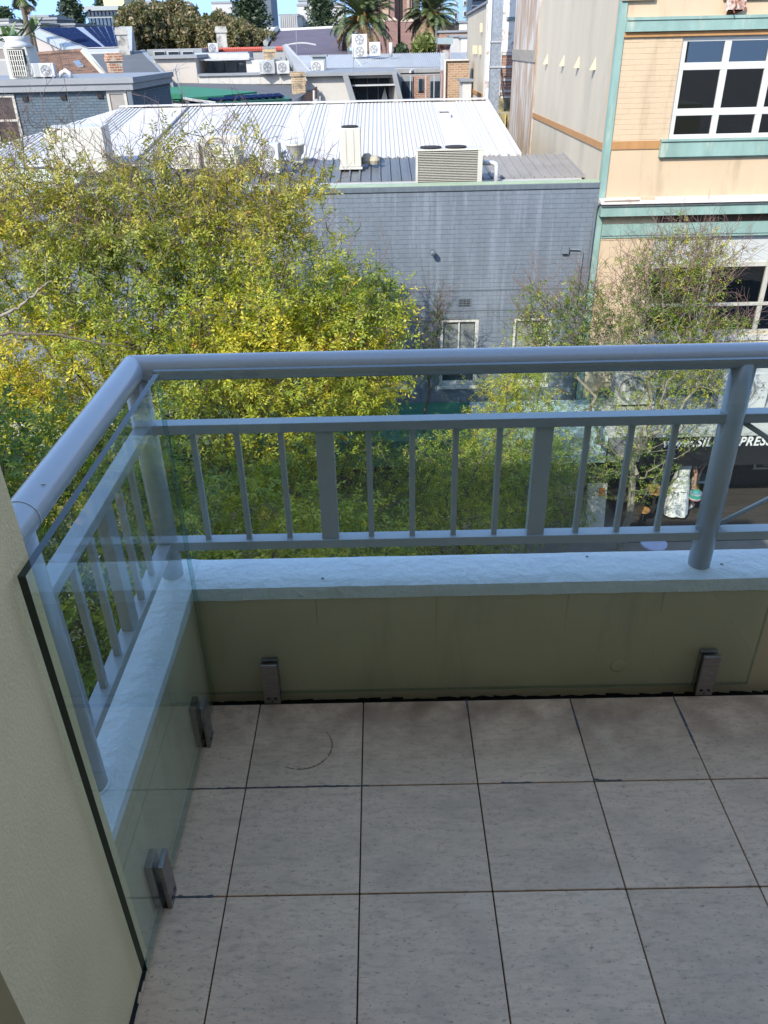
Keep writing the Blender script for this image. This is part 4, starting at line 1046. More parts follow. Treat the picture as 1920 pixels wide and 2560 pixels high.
# C chimney
def chimney(label, px, Y, m, capm=None, d=.6, rz=0., pot=False, zb=None):
    x0, x1, y0, y1, z0, z1 = pxbox(*px, Y, d)
    xc = (x0+x1)/2; w = x1-x0; h = z1-z0
    if zb is not None: z0 = zb
    t = thing('chimney', (0, 0, 0), label, 'chimney')
    k = .42*w
    MB().box(-k, k, -k, k, z0-.6, z1-h*.30).build('shaft', m, t)
    MB().box(-w*.5, w*.5, -w*.5, w*.5, z1-h*.30, z1-h*.12).build('corbel', m, t)
    MB().box(-w*.45, w*.45, -w*.45, w*.45, z1-h*.12, z1).build('top_course', m, t)
    if capm: MB().box(-w*.47, w*.47, -w*.47, w*.47, z1, z1+h*.22).build('cap', capm, t)
    t.location = (xc, Y+d/2, 0); t.rotation_euler = (0, 0, rz); return t
chimney('leaning red brick chimney between the tiled roof and the grey roof', (262, 300, 133, 200), 31.5, M_chim, rz=R(28))
M_oldw = mat('weathered_render', (.50, .48, .42), .85, vary=.2, scale=3, col2=(.22, .21, .19), c2amt=.4, c2scale=3)
chimney('weathered white chimney in front of the solar roof', (286, 318, 68, 130), 46, M_oldw, rz=R(15))
chimney('weathered white chimney in front of the fig trees', (537, 566, 66, 118), 52, M_oldw, rz=R(12))
chimney('yellow brick chimney with a grey metal cap', (656, 688, 122, 150), 46, M_yell, M_fasc, rz=R(12))
chimney('short stained yellow brick chimney on the grey flat roof', (727, 760, 180, 216), 37, M_yell, rz=R(20))

# D grey roof falling to the right
gr = thing('grey_metal_roof_house', (-8, 40, GZ), 'plain grey metal roof sloping down behind the red brick chimney', 'house')
slabpoly('roof', M_greyroof, [(222, 130, 48), (352, 126, 48), (424, 204, 37), (300, 226, 34), (268, 200, 35)], gr, .15)
slabpoly('barge', M_fasc, [(350, 125, 48), (362, 124, 48), (432, 204, 37), (422, 206, 37)], gr, .3)
x0 = P(300, 200, 38).x; x1 = P(424, 200, 38).x
MB().box(x0, x1, 38.5, 44, GZ, P(350, 206, 38).z-.4).build('wall', M_greyp, gr)
# E green roof and white wall with lean-to solar strip
gg = thing('green_roof_house', (-5, 34, GZ), 'white walled house with a bright green metal roof and a solar strip', 'house')
M_grn = mat('green_metal', (.02, .19, .10), .8, vary=.06, scale=1.2)
M_grd = mat('dark_green_fascia', (.02, .12, .075), .5, vary=.1)
slabpoly('roof', M_grn, [(329, 210, 38), (470, 216, 38), (642, 229, 36), (560, 238, 33), (446, 246, 32), (331, 236, 32)], gg, .1)
b = MB(); x0 = P(331, 240, 32).x; x1 = P(449, 240, 32).x
MB().box(x0-1.5, x1, 32.1, 34, GZ, P(390, 241, 32).z-.08).build('wall', M_wht, gg)
MB().box(x0-1.5, x1+.05, 31.95, 32.08, P(390, 241, 32).z-.1, P(390, 236, 32).z).build('fascia', M_grn, gg)
slabpoly('lean_to', M_grd, [(505, 249, 33), (560, 238, 34.5), (642, 234, 35), (724, 241, 35), (724, 247, 33.4), (540, 257, 31)], gg, .12)
for k in range(10):
    u0, u1 = k/10+.01, (k+1)/10-.01
    A2, B2, C2, D2 = P(512, 247, 33), P(700, 236.5, 35), P(712, 243, 33.6), P(540, 253.5, 31.4)
    MB().prism([A2.lerp(B2, u0)+Vector((0, 0, .06)), A2.lerp(B2, u1)+Vector((0, 0, .06)), D2.lerp(C2, u1)+Vector((0, 0, .06)), D2.lerp(C2, u0)+Vector((0, 0, .06))], (0, 0, -.04)).build('solar_panel', M_pv, gg)
q0 = P(452, 262, 32.5); q1 = P(715, 262, 32.5)
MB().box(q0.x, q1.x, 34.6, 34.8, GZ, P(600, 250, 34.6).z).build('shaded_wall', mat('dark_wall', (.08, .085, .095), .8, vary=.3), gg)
for px in (470, 528, 712): q = P(px, 262, 31.4); MB().box(q.x-.06, q.x+.06, 31.3, 31.42, GZ, P(px, 254, 31.4).z).build('post', M_ltroof, gg)
q = P(492, 250, 31.6); MB().tube([P(460, 246, 32), P(480, 250, 31.6), P(540, 258, 31)], .05, 5).build('roof_frame', M_ltroof, gg)
sl_ = slabpoly('roof_window', M_ltroof, [(361, 209.5, 34), (378, 209.5, 34), (396, 221, 33), (380, 221, 33)], gg, .04)
b = MB()
for k in range(6): q = P(377+k*8, 224, 33); b.tube([q+Vector((-.12, -.2, .0)), q+Vector((.02, .3, .1))], .07, 6)
b.build('spare_tiles', M_terr, gg)
t = thing('satellite_dish', (P(425, 248, 31.5).x, 31.5, P(425, 252, 31.5).z), 'pale round satellite dish on the green roof', 'satellite dish')
q = P(426, 239, 31.5)
o = MB().lathe((0, 0, 0), [(.02, .05), (.12, .035), (.22, -.01), (.25, -.04), (.245, -.05), (.2, -.02), (.1, .02)], 20, 'Y').build('reflector', mat('dish_grey', (.5, .53, .54), .5), t, smooth=True)
o.location = q-org(t); o.rotation_euler = (R(-18), 0, R(30))
MB().tube([q+Vector((-.1, -.02, -.2)), q+Vector((-.4, -.3, -.1))], .012, 5).tube([q, (q.x+.05, 31.7, q.z-.45)], .02, 5).build('arm', M_grille, t)
def antenna(label, pts, Y, els):
    t = thing('tv_antenna', (P(*pts[0], Y).x, Y, P(*pts[0], Y).z), label, 'antenna')
    MB().tube([P(*p, Y) for p in pts], .018, 5).build('mast', M_galv, t)
    b = MB()
    for (a, c_) in els: b.tube([P(a[0], a[1], Y-.15), P(c_[0], c_[1], Y+.15)], .009, 4)
    b.build('element', M_galv, t); return t
antenna('thin TV antenna in front of the beige parapet', [(455, 246), (438, 170)], 31, [((415, 178), (472, 168)), ((428, 177), (468, 156)), ((432, 180), (444, 160)), ((448, 172), (438, 184)), ((446, 210), (449, 175))])
antenna('tall thin mast in front of the double fan unit', [(884, 181), (883, 118)], 38, [((868, 165), (883, 130)), ((905, 166), (883, 140)), ((887, 168), (920, 155))])
antenna('wispy TV aerial above the slate roof', [(742, 140), (740, 60)], 55, [((722, 112), (742, 110)), ((742, 110), (770, 125))])

# G pale parapets and the recessed terrace
pb_ = thing('terrace_house', (-3.5, 44, GZ), 'white terrace building with a recessed glazed terrace under a blade awning', 'building')
flat('parapet', mat('beige_wall', (.52, .47, .41), .8, vary=.05), (388, 492, 146, 208), 43, 3, pb_, zb=GZ)
flat('parapet_cap', M_fasc, (380, 492, 138, 146.5), 42.8, 3.4, pb_)
flat('clerestory', M_fasc, (368, 505, 122, 140), 47, 3, pb_)
for a in (384, 419, 455): 
    o = flat('window', M_ltroof, (a, a+28, 128, 139), 46.9, .08, pb_); 
    x0, x1, y0, y1, z0, z1 = pxbox(a+2, a+26, 129.5, 138, 46.85, .04); MB().box(x0, x1, y0, y1, z0, z1).build('pane', MATS['dark_glass'], o)
flat('back_wall', mat('bluish_wall', (.34, .37, .41), .7, vary=.05), (488, 622, 131, 185), 46, 2, pb_, zb=GZ)
flat('awning_blade', M_ltroof, (490, 622, 147, 151), 43.8, 1.9, pb_)
for a, c_ in ((532, 560), (563, 594)):
    o = flat('door', M_fasc, (a, c_, 151, 182), 45.9, .09, pb_)
    x0, x1, y0, y1, z0, z1 = pxbox(a+2, c_-2, 153, 180, 45.85, .04); MB().box(x0, x1, y0, y1, z0, z1).build('pane', mat('dull_glass', (.16, .18, .2), .2, vary=.3, scale=2), o)
for k in range(5): flat('panel', M_panel, (489+27*k, 489+27*k+26.3, 134, 147), 45.75, .1, pb_)
slabpoly('side_screen', M_panel, [(489, 150, 43.7), (491, 182, 43.7), (522, 182, 45.8), (492, 150, 45.8)], pb_, .05)
flat('white_wall', M_wall_w, (616, 668, 151, 184), 44, 3, pb_, zb=GZ)
for k in range(9): flat('panel', M_wall_w, (496+26*k, 496+26*k+25.6, 187, 210), 42, .5, pb_, zb=None)
flat('band_cap', M_fasc, (494, 872, 181, 187), 41.9, .8, pb_)
flat('lower_wall', M_wall_w, (496, 730, 187.5, 215), 42.3, 5, pb_, zb=GZ)
fr_ = thing('grey_flat_roof', (-2.5, 38, GZ), 'grey membrane flat roof between the white band and the green roof', 'roof')
slabpoly('roof', M_greyroof, [(385, 206, 42), (496, 208, 42), (732, 212, 42), (795, 212, 40), (722, 262, 33), (450, 250, 34)], fr_, .15)
slabpoly('verge', M_fasc, [(784, 210, 41), (794, 210, 41), (728, 263, 33), (719, 262, 33)], fr_, .12)
bw = thing('brick_gable', (1, 36, GZ), 'red brick gable end under the edge of the grey flat roof', 'wall')
qa, qb, qc = P(722, 265, 35), P(792, 216, 37.5), P(792, 265, 37.5)
MB().prism([qa, qc, qb], (0, .3, 0)).build('wall', M_rb, bw); MB().box(qa.x, qc.x, 36.5, 37.5, GZ, qa.z).build('wall', M_rb, bw)
MB().tube([P(785, 262, 34.5), P(785, 226, 34.5)], .05, 6).build('pipe', M_wht, bw)
q = P(791, 262, 34); MB().tube([(q.x, 34, -2), (q.x, 34, P(791, 248, 34).z)], .12, 10).build('flue', M_ltroof, bw)

# dormer house
dm = thing('dormer_house', (0, 40, GZ), 'white house with a wide raked dormer of dark windows and a grey frame', 'house')
Yd = 38
MB().box(P(765, 220, Yd).x, P(870, 220, Yd).x, Yd+.2, Yd+6, GZ, P(820, 190, Yd).z).build('wall', M_wall_w, dm)
MB().prism([P(765, 188, Yd), P(858, 188, Yd), P(880, 262, Yd), P(765, 262, Yd)], (0, .19, 0)).build('front_panel', M_wall_w, dm)
flat('cap', M_fasc, (760, 992, 180, 189), Yd-.3, 6, dm)
MB().prism([P(856, 188, Yd-.6), P(870, 188, Yd-.6), P(894, 264, Yd-.6), P(879, 264, Yd-.6)], (0, .8, 0)).build('frame', M_fasc, dm)
MB().prism([P(980, 186, Yd-.6), P(992, 186, Yd-.6), P(1011, 264, Yd-.6), P(1000, 264, Yd-.6)], (0, .8, 0)).build('frame', M_fasc, dm)
MB().prism([P(984, 190, Yd-.3), P(1000, 264, Yd-.3), P(976, 264, Yd+1.0), P(972, 195, Yd+1.2)], (.05, 0, 0)).build('cheek', M_wall_w, dm)
MB().box(P(868, 220, Yd).x, P(1004, 220, Yd).x, Yd+1.4, Yd+6, GZ, P(920, 190, Yd).z).build('recess_wall', M_fasc, dm)
flat('lintel', M_ltroof, (868, 982, 189, 195), Yd+.2, 1.2, dm)
w = flat('window', M_greyp, (872, 990, 194, 262), Yd+1.25, .1, dm)
for a, c_ in ((874, 886), (889, 917), (920, 944), (947, 972)):
    for p, q in ((196, 209), (213, 262)):
        x0, x1, y0, y1, z0, z1 = pxbox(a, c_, p, q, Yd+1.2, .04); MB().box(x0, x1, y0, y1, z0, z1).build('pane', mat('dormer_glass', (.03, .045, .06), .08, vary=.8, scale=1.3), w)
flat('sun_blade', M_ltroof, (876, 990, 211, 215), Yd-.1, 1.2, dm)
MB().prism([P(962, 218, Yd+.8), P(972, 262, Yd+.8), P(950, 262, Yd+.8)], (0, .02, 0)).build('curtain', M_wht, dm)

# K red ridge, grey wall and metal verge
kk = thing('red_ridge_house', (-3, 49, GZ), 'grey rendered house with a strip of bright red ridge tiles', 'house')
flat('wall', M_greyp, (500, 715, 127, 200), 49, 5, kk, zb=GZ)
zc = P(600, 124, 49).z
b = MB()
xa, xb = P(500, 124, 49).x, P(712, 124, 49).x
n = 44
for k in range(n): b.tube([(xa+(xb-xa)*k/n, 49, zc), (xa+(xb-xa)*(k+.96)/n, 49, zc+.0)], [.11, .13], 6)
b.build('ridge_tiles', mat('red_tile', (.46, .09, .06), .7, vary=.2, scale=5), kk)
slabpoly('verge', M_greyp, [(706, 112, 47), (716, 112, 47), (778, 182, 40), (744, 182, 40)], kk, .3)
slabpoly('verge_cap', M_ltroof, [(712, 110, 47), (717, 110, 47), (782, 182, 40), (776, 182, 40)], kk, .1)

# J silver corrugated roof
sj = thing('silver_roof_building', (3, 47, GZ), 'long silver corrugated roof with rooftop fan units and deep gutter', 'building')
sa, sb2, sc2, sd = P(735, 140, 54), P(1178, 131, 54), P(1178, 168, 45), P(770, 172, 45)
M_silv = mat('silver_metal', (.36, .38, .40), .6, metal=.0, vary=.12, scale=.8, stretch=(1.6, .2, 1))
MB().prism([sa, sb2, sc2, sd], (0, 0, -.1)).build('roof', M_silv, sj)
b = MB()
for k in range(90):
    u = k/90; p0, p1 = sa.lerp(sb2, u), sd.lerp(sc2, u)
    b.prism([p0+Vector((-.02, 0, .0)), p0+Vector((.05, 0, .045)), p1+Vector((.05, 0, .045)), p1+Vector((-.02, 0, 0))], (.02, 0, 0))
b.build('roof_ribs', M_silv, sj, kind='stuff')
MB().box(sd.x, sc2.x, 44.75, 44.98, sd.z-.28, sd.z-.1).build('gutter', M_grille, sj)
MB().box(sd.x, sc2.x, 45.2, 53, GZ, sd.z-.35).build('wall', mat('pale_green_eave', (.50, .52, .44), .8, vary=.1), sj)
MB().box(P(1005, 220, 43).x, P(1110, 220, 43).x, 44, 44.6, GZ, P(1050, 186, 44).z).build('brick_wall', M_rb, sj)
for a, c_ in ((1002, 1032), (1074, 1102)):
    o = flat('window', M_fasc, (a, c_, 190, 246), 43.9, .09, sj); x0, x1, y0, y1, z0, z1 = pxbox(a+2, c_-2, 203, 244, 43.85, .04); MB().box(x0, x1, y0, y1, z0, z1).build('pane', MATS['dormer_glass'], o)
o = flat('window', M_fasc, (1045, 1058, 195, 228), 43.9, .09, sj); x0, x1, y0, y1, z0, z1 = pxbox(1047, 1056, 197, 226, 43.85, .04); MB().box(x0, x1, y0, y1, z0, z1).build('pane', MATS['dormer_glass'], o)
for px in (1026, 1064, 1085): flat('veranda_post', M_ltroof, (px-1, px+1, 188, 256), 42.5, .1, sj)
flat('veranda_beam', M_grille, (992, 1102, 186, 189), 42.6, .1, sj)
flat('handrail', M_ltroof, (1008, 1104, 246, 248), 42.4, .08, sj)
MB().tube([P(1025, 180, 44), P(1040, 168, 46), P(1105, 145, 51)], .06, 5).build('white_conduit', M_wht, sj)
q = P(913, 141, 51); aircon('tall white double-fan unit on the silver roof', q.x-.3, 50.6, q.z-.05, .86, .4, 1.16, 2, M_acw, R(0), slats=False)
q = P(942, 139, 50); aircon('single-fan white unit beside the tall double-fan one', q.x-.1, 50, q.z-.05, .62, .35, .72, 1, M_acw, R(0), slats=False)
q = P(672, 181, 41.5); aircon('white window-type air conditioner left of the beige box on the band', q.x, 41.6, q.z-.1, .62, .5, .60, 1, M_acw, R(25))
q = P(708, 181, 41.5); aircon('white round-fan air conditioner right of the beige box on the band', q.x, 41.7, q.z-.1, .60, .4, .58, 1, M_acw, R(10))
t, _ = simple('meter_box', 'small cream service box between two white air conditioners', (686, 698, 149, 180), 41.9, .3, M_ac, 'box', zb=P(690, 181, 41.9).z)
q = P(796, 180, 41.5); aircon('white air conditioner in front of the tall grey box', q.x, 41.2, q.z-.05, .60, .4, .52, 1, M_acw, R(0))
simple('service_box', 'tall grey metal service box behind a white air conditioner', (782, 814, 142, 180), 42.2, .6, mat('box_grey', (.30, .34, .34), .6), 'box', zb=P(790, 181, 42).z)
q = P(537, 131, 48.5); aircon('small white air conditioner on the red ridge', q.x, 48.2, q.z-.02, .52, .35, .46, 1, M_acw, R(12))
q = P(977, 138, 50); t = MB().tube([(q.x, 50, q.z-.1), (q.x, 50, q.z+.62)], .10, 10).build('flue_pipe', M_acw, label='short white flue pipe with a rusty cowl on the silver roof', cat='flue', smooth=True)
# rusty exhaust cowl on stack
t = thing('exhaust_stack', (P(1110, 180, 40).x, 40, -1.5), 'rust streaked square exhaust stack with a blue-grey hood', 'exhaust stack')
M_stk = mat('rust_streak', (.40, .40, .40), .6, vary=.2, col2=(.26, .09, .05), c2amt=.55, c2scale=2.2, c2stretch=(2, 1, .3))
flat('hood', mat('hood_blue', (.28, .36, .38), .55), (1095, 1133, 94, 110), 40, .9, t)
MB().hexa([P(1099, 111, 40)+Vector((0, .1, 0)), P(1128, 111, 40)+Vector((0, .1, 0)), P(1128, 111, 40)+Vector((0, .7, 0)), P(1099, 111, 40)+Vector((0, .7, 0))][::-1], [P(1107, 130, 40)+Vector((0, .1, 0)), P(1122, 130, 40)+Vector((0, .1, 0)), P(1122, 130, 40)+Vector((0, .7, 0)), P(1107, 130, 40)+Vector((0, .7, 0))]).build('throat', M_stk, t)
flat('stack', M_stk, (1107, 1123, 130, 255), 40.1, .5, t, zb=-3)
flat('flat_duct', mat('duct_bluegrey', (.42, .46, .49), .6), (1101, 1113, 133, 176), 39.4, .3, t)
flat('flat_duct', M_stk, (1101, 1112, 176, 254), 39.4, .3, t)
# V tan brick wall
tb = thing('tan_brick_wall', (3.4, 37, GZ), 'tan brick wall with a white coping between the stack and the rear block', 'wall')
flat('wall', M_tan, (1113, 1172, 151, 256), 36.5, 1, tb, zb=GZ)
flat('coping', M_wht, (1110, 1172, 149, 152), 36.4, 1.2, tb)
flat('edge', M_wht, (1110, 1114, 152, 256), 36.35, .3, tb, zb=-4)
simple('white_hatch', 'plain white box standing behind the ridge beside the tan brick wall', (1156, 1178, 204, 256), 33, 1.2, M_wht, 'box', zb=-2)
# beyond: red brick parapet, white plant, grey sheds
simple('brick_parapet', 'low red brick parapet behind the rust streaked stack', (1098, 1180, 81, 104), 60, 2, M_rb, 'wall')
simple('metal_shed', 'pale grey corrugated shed behind the exhaust stack', (1126, 1182, 92, 134), 56, 2, M_ltroof, 'shed')
simple('white_shed', 'white box building right behind the pale corrugated shed', (1152, 1184, 94, 128), 55, 1, M_wht, 'shed')
simple('roof_plant', 'white mechanical plant on the roof below the blue apartments', (1118, 1150, 62, 82), 66, 2, M_wht, 'plant')
simple('roof_plant', 'cream tank on the roof below the blue apartments', (1148, 1168, 57, 80), 65, 2, M_ac, 'tank')

# L slate church hall roof
ch = thing('slate_roof_hall', (0, 66, GZ), 'church hall with a broad purple-grey slate roof and pale ridge', 'building')
M_slate = mat('purple_slate', (.11, .09, .12), .85, vary=.2, scale=1.2, bump=.4, bscale=12)
la, lb, lc, ld = P(692, 77, 74), P(868, 68, 74), P(868, 140, 60), P(662, 140, 60)
MB().prism([la, lb, lc, ld], (0, 0, -.2)).build('roof', M_slate, ch)
MB().tube([la, lb], .16, 5).build('ridge', M_ltroof, ch)
MB().tube([P(693, 72, 74), P(664, 108, 66)], .22, 5).build('verge', M_greyp, ch)
MB().box(ld.x+1, lc.x, 61, 74, GZ, ld.z-.3).build('wall', M_rb, ch)
MB().tube([P(718+6*k, 112-5*math.sin(math.pi*k/12), 60.2) for k in range(13)], .06, 4).build('arch_rib', M_ltroof, ch)

# M church tower
tw = thing('church_tower', (2, 84, GZ), 'tall red brick church tower with stepped stone-capped buttresses', 'church')
M_pb = brick_mat('purple_brick', (.22, .10, .085), (.28, .14, .11), (.30, .24, .21), .3, .11)
M_stone = mat('sandstone', (.50, .40, .30), .8, vary=.2, scale=1)
Yt = 84
x0, x1 = P(968, 60, Yt).x, P(1032, 60, Yt).x
MB().box(x0-1.4, x1, Yt+1.3, Yt+8, GZ, 24).build('wall', M_pb, tw)
for a, c_, yy, bt in ((940, 957, 55, 0), (972, 987, 52, 0), (1008, 1030, 55, .0)):
    q0, q1 = P(a, 60, Yt).x, P(c_, 60, Yt).x
    MB().box(q0, q1, Yt+.4, Yt+1.3, GZ, 24).build('buttress', M_pb, tw)
    MB().box(q0-.25, q1+.25, Yt-.3, Yt+.39, GZ, P(a, yy, Yt).z).build('buttress', M_pb, tw)
    MB().hexa([(q0-.28, Yt-.35, P(a, yy, Yt).z), (q1+.28, Yt-.35, P(a, yy, Yt).z), (q1+.28, Yt+.39, P(a, yy, Yt).z), (q0-.28, Yt+.39, P(a, yy, Yt).z)], [(q0-.02, Yt+.3, P(a, yy-8, Yt).z), (q1+.02, Yt+.3, P(a, yy-8, Yt).z), (q1+.02, Yt+.39, P(a, yy-8, Yt).z), (q0-.02, Yt+.39, P(a, yy-8, Yt).z)]).build('weathering', M_stone, tw)
for a, c_, y0_, y1_ in ((957, 963, -40, 40), (963, 972, -40, 48), (1017, 1024, -40, 40)):
    q0, q1 = P(a, 60, Yt).x, P(c_, 60, Yt).x
    MB().box(q0, q1, Yt+.2, Yt+.38 if a > 1000 else Yt+1.25, P(a, y1_, Yt).z, P(a, y0_, Yt).z).build('lancet', mat('louvre_tan', (.40, .30, .20), .8, vary=.3, scale=3, stretch=(.2, 1, 6)), tw)
MB().box(P(999, 60, Yt).x, P(1008, 60, Yt).x, Yt+1.2, Yt+1.29, P(1003, 56, Yt).z, 22).build('lancet', M_black, tw)
MB().box(P(1033, 60, 90).x, P(1050, 60, 90).x, 90, 94, GZ, 24).build('yellow_wing', mat('yellow_wing', (.55, .45, .22), .8), tw)

# Q glass office
of = thing('glass_office', (-33, 120, GZ), 'blue glass office block with grey bands behind the solar roof', 'building')
X0, X1 = P(195, 40, 120).x, P(300, 40, 120).x
z0, z1, z2, z3 = P(250, 62, 120).z, P(250, 41, 120).z, P(250, 26, 120).z, P(250, 15, 120).z
MB().box(X0+1, X1, 121, 135, GZ, z3).build('core', mat('office_grey', (.34, .38, .38), .6), of)
MB().box(X0-1, X1, 120, 121, z2, z3).build('roof_band', MATS['office_grey'], of)
MB().box(X1, P(410, 40, 120).x, 122, 135, GZ, z3+.2).build('side_wing', mat('office_side', (.36, .36, .35), .7), of)
for r_, (za, zb_) in enumerate(((z1+.1, z2-.1), (P(250, 78, 120).z, z1-.15))):
    n = 9
    for k in range(n):
        xa = X0+1+(X1-X0-1)*k/n; xb = X0+1+(X1-X0-1)*(k+1)/n
        MB().box(xa+.08, xb-.08, 120.6, 121, za, zb_).build('pane', M_glassb, of)
MB().box(X0+1, X1, 120.75, 121, z1-.16, z1+.1).build('spandrel', MATS['office_grey'], of)
tq, _ = simple('roof_tower', 'yellow plant tower on top of the glass office', (257, 309, -20, 15), 124, 6, mat('pale_yellow', (.66, .58, .34), .8), zb=z3)
simple('roof_plant', 'pale cream parapet block right of the yellow plant tower', (362, 392, 7, 15), 126, 4, mat('cream2', (.6, .55, .42), .8), zb=z3)
M_city = mat('city_white', (.50, .49, .47), .8, vary=.05, scale=.2)
t, (x0, x1, z0, z1) = simple('white_tower', 'plain white tower with a small dark window behind the fig trees', (532, 582, 9, 60), 170, 12, M_city)
MB().box(x1-4, x1-2.6, 169.9, 170, P(570, 38, 170).z, P(570, 30, 170).z).build('window', M_black, t)
t, (x0, x1, z0, z1) = simple('white_apartments', 'low white apartment block right of the plain white tower', (536, 640, 38, 70), 150, 10, M_city)
t, (x0, x1, z0, z1) = simple('grey_apartments', 'pale grey apartment block with vertical fins behind the slate roof', (700, 745, 40, 80), 140, 10, mat('fin_grey', (.42, .44, .45), .7))
for k in range(9): MB().box(x0+(x1-x0)*k/9, x0+(x1-x0)*k/9+.25, 139.7, 140, GZ, z1).build('fin', M_greyp, t)
t, (x0, x1, z0, z1) = simple('city_block', 'white rendered city block behind the left palm', (745, 860, 14, 80), 150, 12, M_city)
for k in range(3): MB().box(x0+1.2+k*3.2, x0+3.2+k*3.2, 149.9, 150, P(760, 66, 150).z, P(760, 60, 150).z).build('window', M_grille, t)
simple('city_block', 'dark grey square tower behind the big pine', (640, 677, -30, 40), 190, 12, mat('tower_dark', (.10, .12, .15), .6))
t, (x0, x1, z0, z1) = simple('city_block', 'grey louvred block above the fin-fronted apartments', (747, 778, 3, 40), 160, 12, mat('louv', (.36, .38, .4), .7))
for k in range(2):
    c_ = P(650+k*30, 78, 110); b = MB()
    b.tube([(c_.x+math.cos(R(a))*2.2, 110, c_.z+math.sin(R(a))*1.4-1.2) for a in range(0, 181, 20)], .25, 6).build('curved_roof', M_city, label=('white arched canopy roof left of the slate hall', 'second white arched canopy nearest the slate hall')[k], cat='roof')
# S blue apartments
t, (x0, x1, z0, z1) = simple('blue_apartments', 'light blue rendered apartment tower at the top centre', (1112, 1180, -40, 60), 110, 12, mat('sky_blue_render', (.30, .50, .68), .8, vary=.04, scale=.3))
for (a, b_, c_, d_) in ((1137, 1143, 4, 11), (1158, 1166, 1, 14), (1135, 1144, 30, 48), (1158, 1166, 27, 42)):
    X0, X1_, Ya, Yb, Z0, Z1 = pxbox(a, b_, c_, d_, 109.9, .09); w = MB().box(X0, X1_, Ya, Yb, Z0, Z1).build('window', M_wht, t); MB().box(X0+.1, X1_-.1, Ya-.05, Ya-.001, Z0+.1, Z1-.1).build('pane', MATS['dormer_glass'], w)
t, (x0, x1, z0, z1) = simple('grey_apartments', 'grey apartment block with open balconies right of the blue tower', (1180, 1245, -40, 40), 105, 10, mat('apt_grey', (.30, .30, .30), .7))
for k in range(4): flat('balcony_slab', M_ltroof, (1182, 1230, 12+(-18)*k, 15+(-18)*k), 103.5, 1.5, t)
for k in range(4): flat('window', M_glassb, (1186, 1205, 3+(-18)*k, 12+(-18)*k), 104.8, .15, t)
simple('grey_balcony_block', 'dark grey building with rounded balconies left of the blue tower', (1084, 1116, -40, 50), 112, 10, mat('apt_dark', (.2, .2, .21), .7))

# ------------------------------------------------------------------ trees
def leaf_material(name, trans=.42, rough=.5):
    m = bpy.data.materials.new(name); m.use_nodes = True; nt = m.node_tree; N = nt.nodes; L = nt.links
    b = N['Principled BSDF']; out = N['Material Output']
    at_ = N.new('ShaderNodeAttribute'); at_.attribute_name = 'leafcol'
    L.new(at_.outputs['Color'], b.inputs['Base Color']); b.inputs['Roughness'].default_value = rough
    tl = N.new('ShaderNodeBsdfTranslucent'); g = N.new('ShaderNodeVectorMath'); g.operation = 'MULTIPLY'
    g.inputs[1].default_value = (1.15, 1.25, .55); L.new(at_.outputs['Color'], g.inputs[0]); L.new(g.outputs[0], tl.inputs[0])
    mx = N.new('ShaderNodeMixShader'); mx.inputs[0].default_value = trans
    L.new(b.outputs[0], mx.inputs[1]); L.new(tl.outputs[0], mx.inputs[2]); L.new(mx.outputs[0], out.inputs[0])
    return m
M_leaf = leaf_material('leaf')
M_bark = mat('bark', (.16, .125, .095), .9, vary=.3, scale=20, stretch=(1, 1, .4), bump=.5, bscale=60)
M_twig = mat('reddish_twig', (.17, .105, .085), .8, vary=.25, scale=30)
M_palebark = mat('pale_bark', (.30, .265, .20), .85, vary=.3, scale=14, col2=(.16, .14, .11), c2amt=.4, c2scale=8)

def np_mesh(name, verts, faces3, m, cols=None, parent=None, kind=None):
    me = bpy.data.meshes.new(name)
    nv, nf = len(verts), len(faces3); k = faces3.shape[1]
    off = np.array(org(parent)) if parent is not None else np.zeros(3)
    me.vertices.add(nv); me.vertices.foreach_set('co', (verts-off).astype(np.float32).ravel())
    me.loops.add(nf*k); me.loops.foreach_set('vertex_index', faces3.astype(np.int32).ravel())
    me.polygons.add(nf); me.polygons.foreach_set('loop_start', (np.arange(nf)*k).astype(np.int32))
    try: me.polygons.foreach_set('loop_total', np.full(nf, k, dtype=np.int32))
    except Exception: pass
    me.update(calc_edges=True)
    if cols is not None:
        ca = me.color_attributes.new('leafcol', 'FLOAT_COLOR', 'POINT')
        ca.data.foreach_set('color', np.c_[cols, np.ones(len(cols))].astype(np.float32).ravel())
    me.materials.append(m)
    o = bpy.data.objects.new(name, me); COL.objects.link(o)
    if parent is not None: o.parent = parent
    if kind: o['kind'] = kind
    return o
def norm(a): return a/np.maximum(np.linalg.norm(a, axis=-1, keepdims=True), 1e-9)

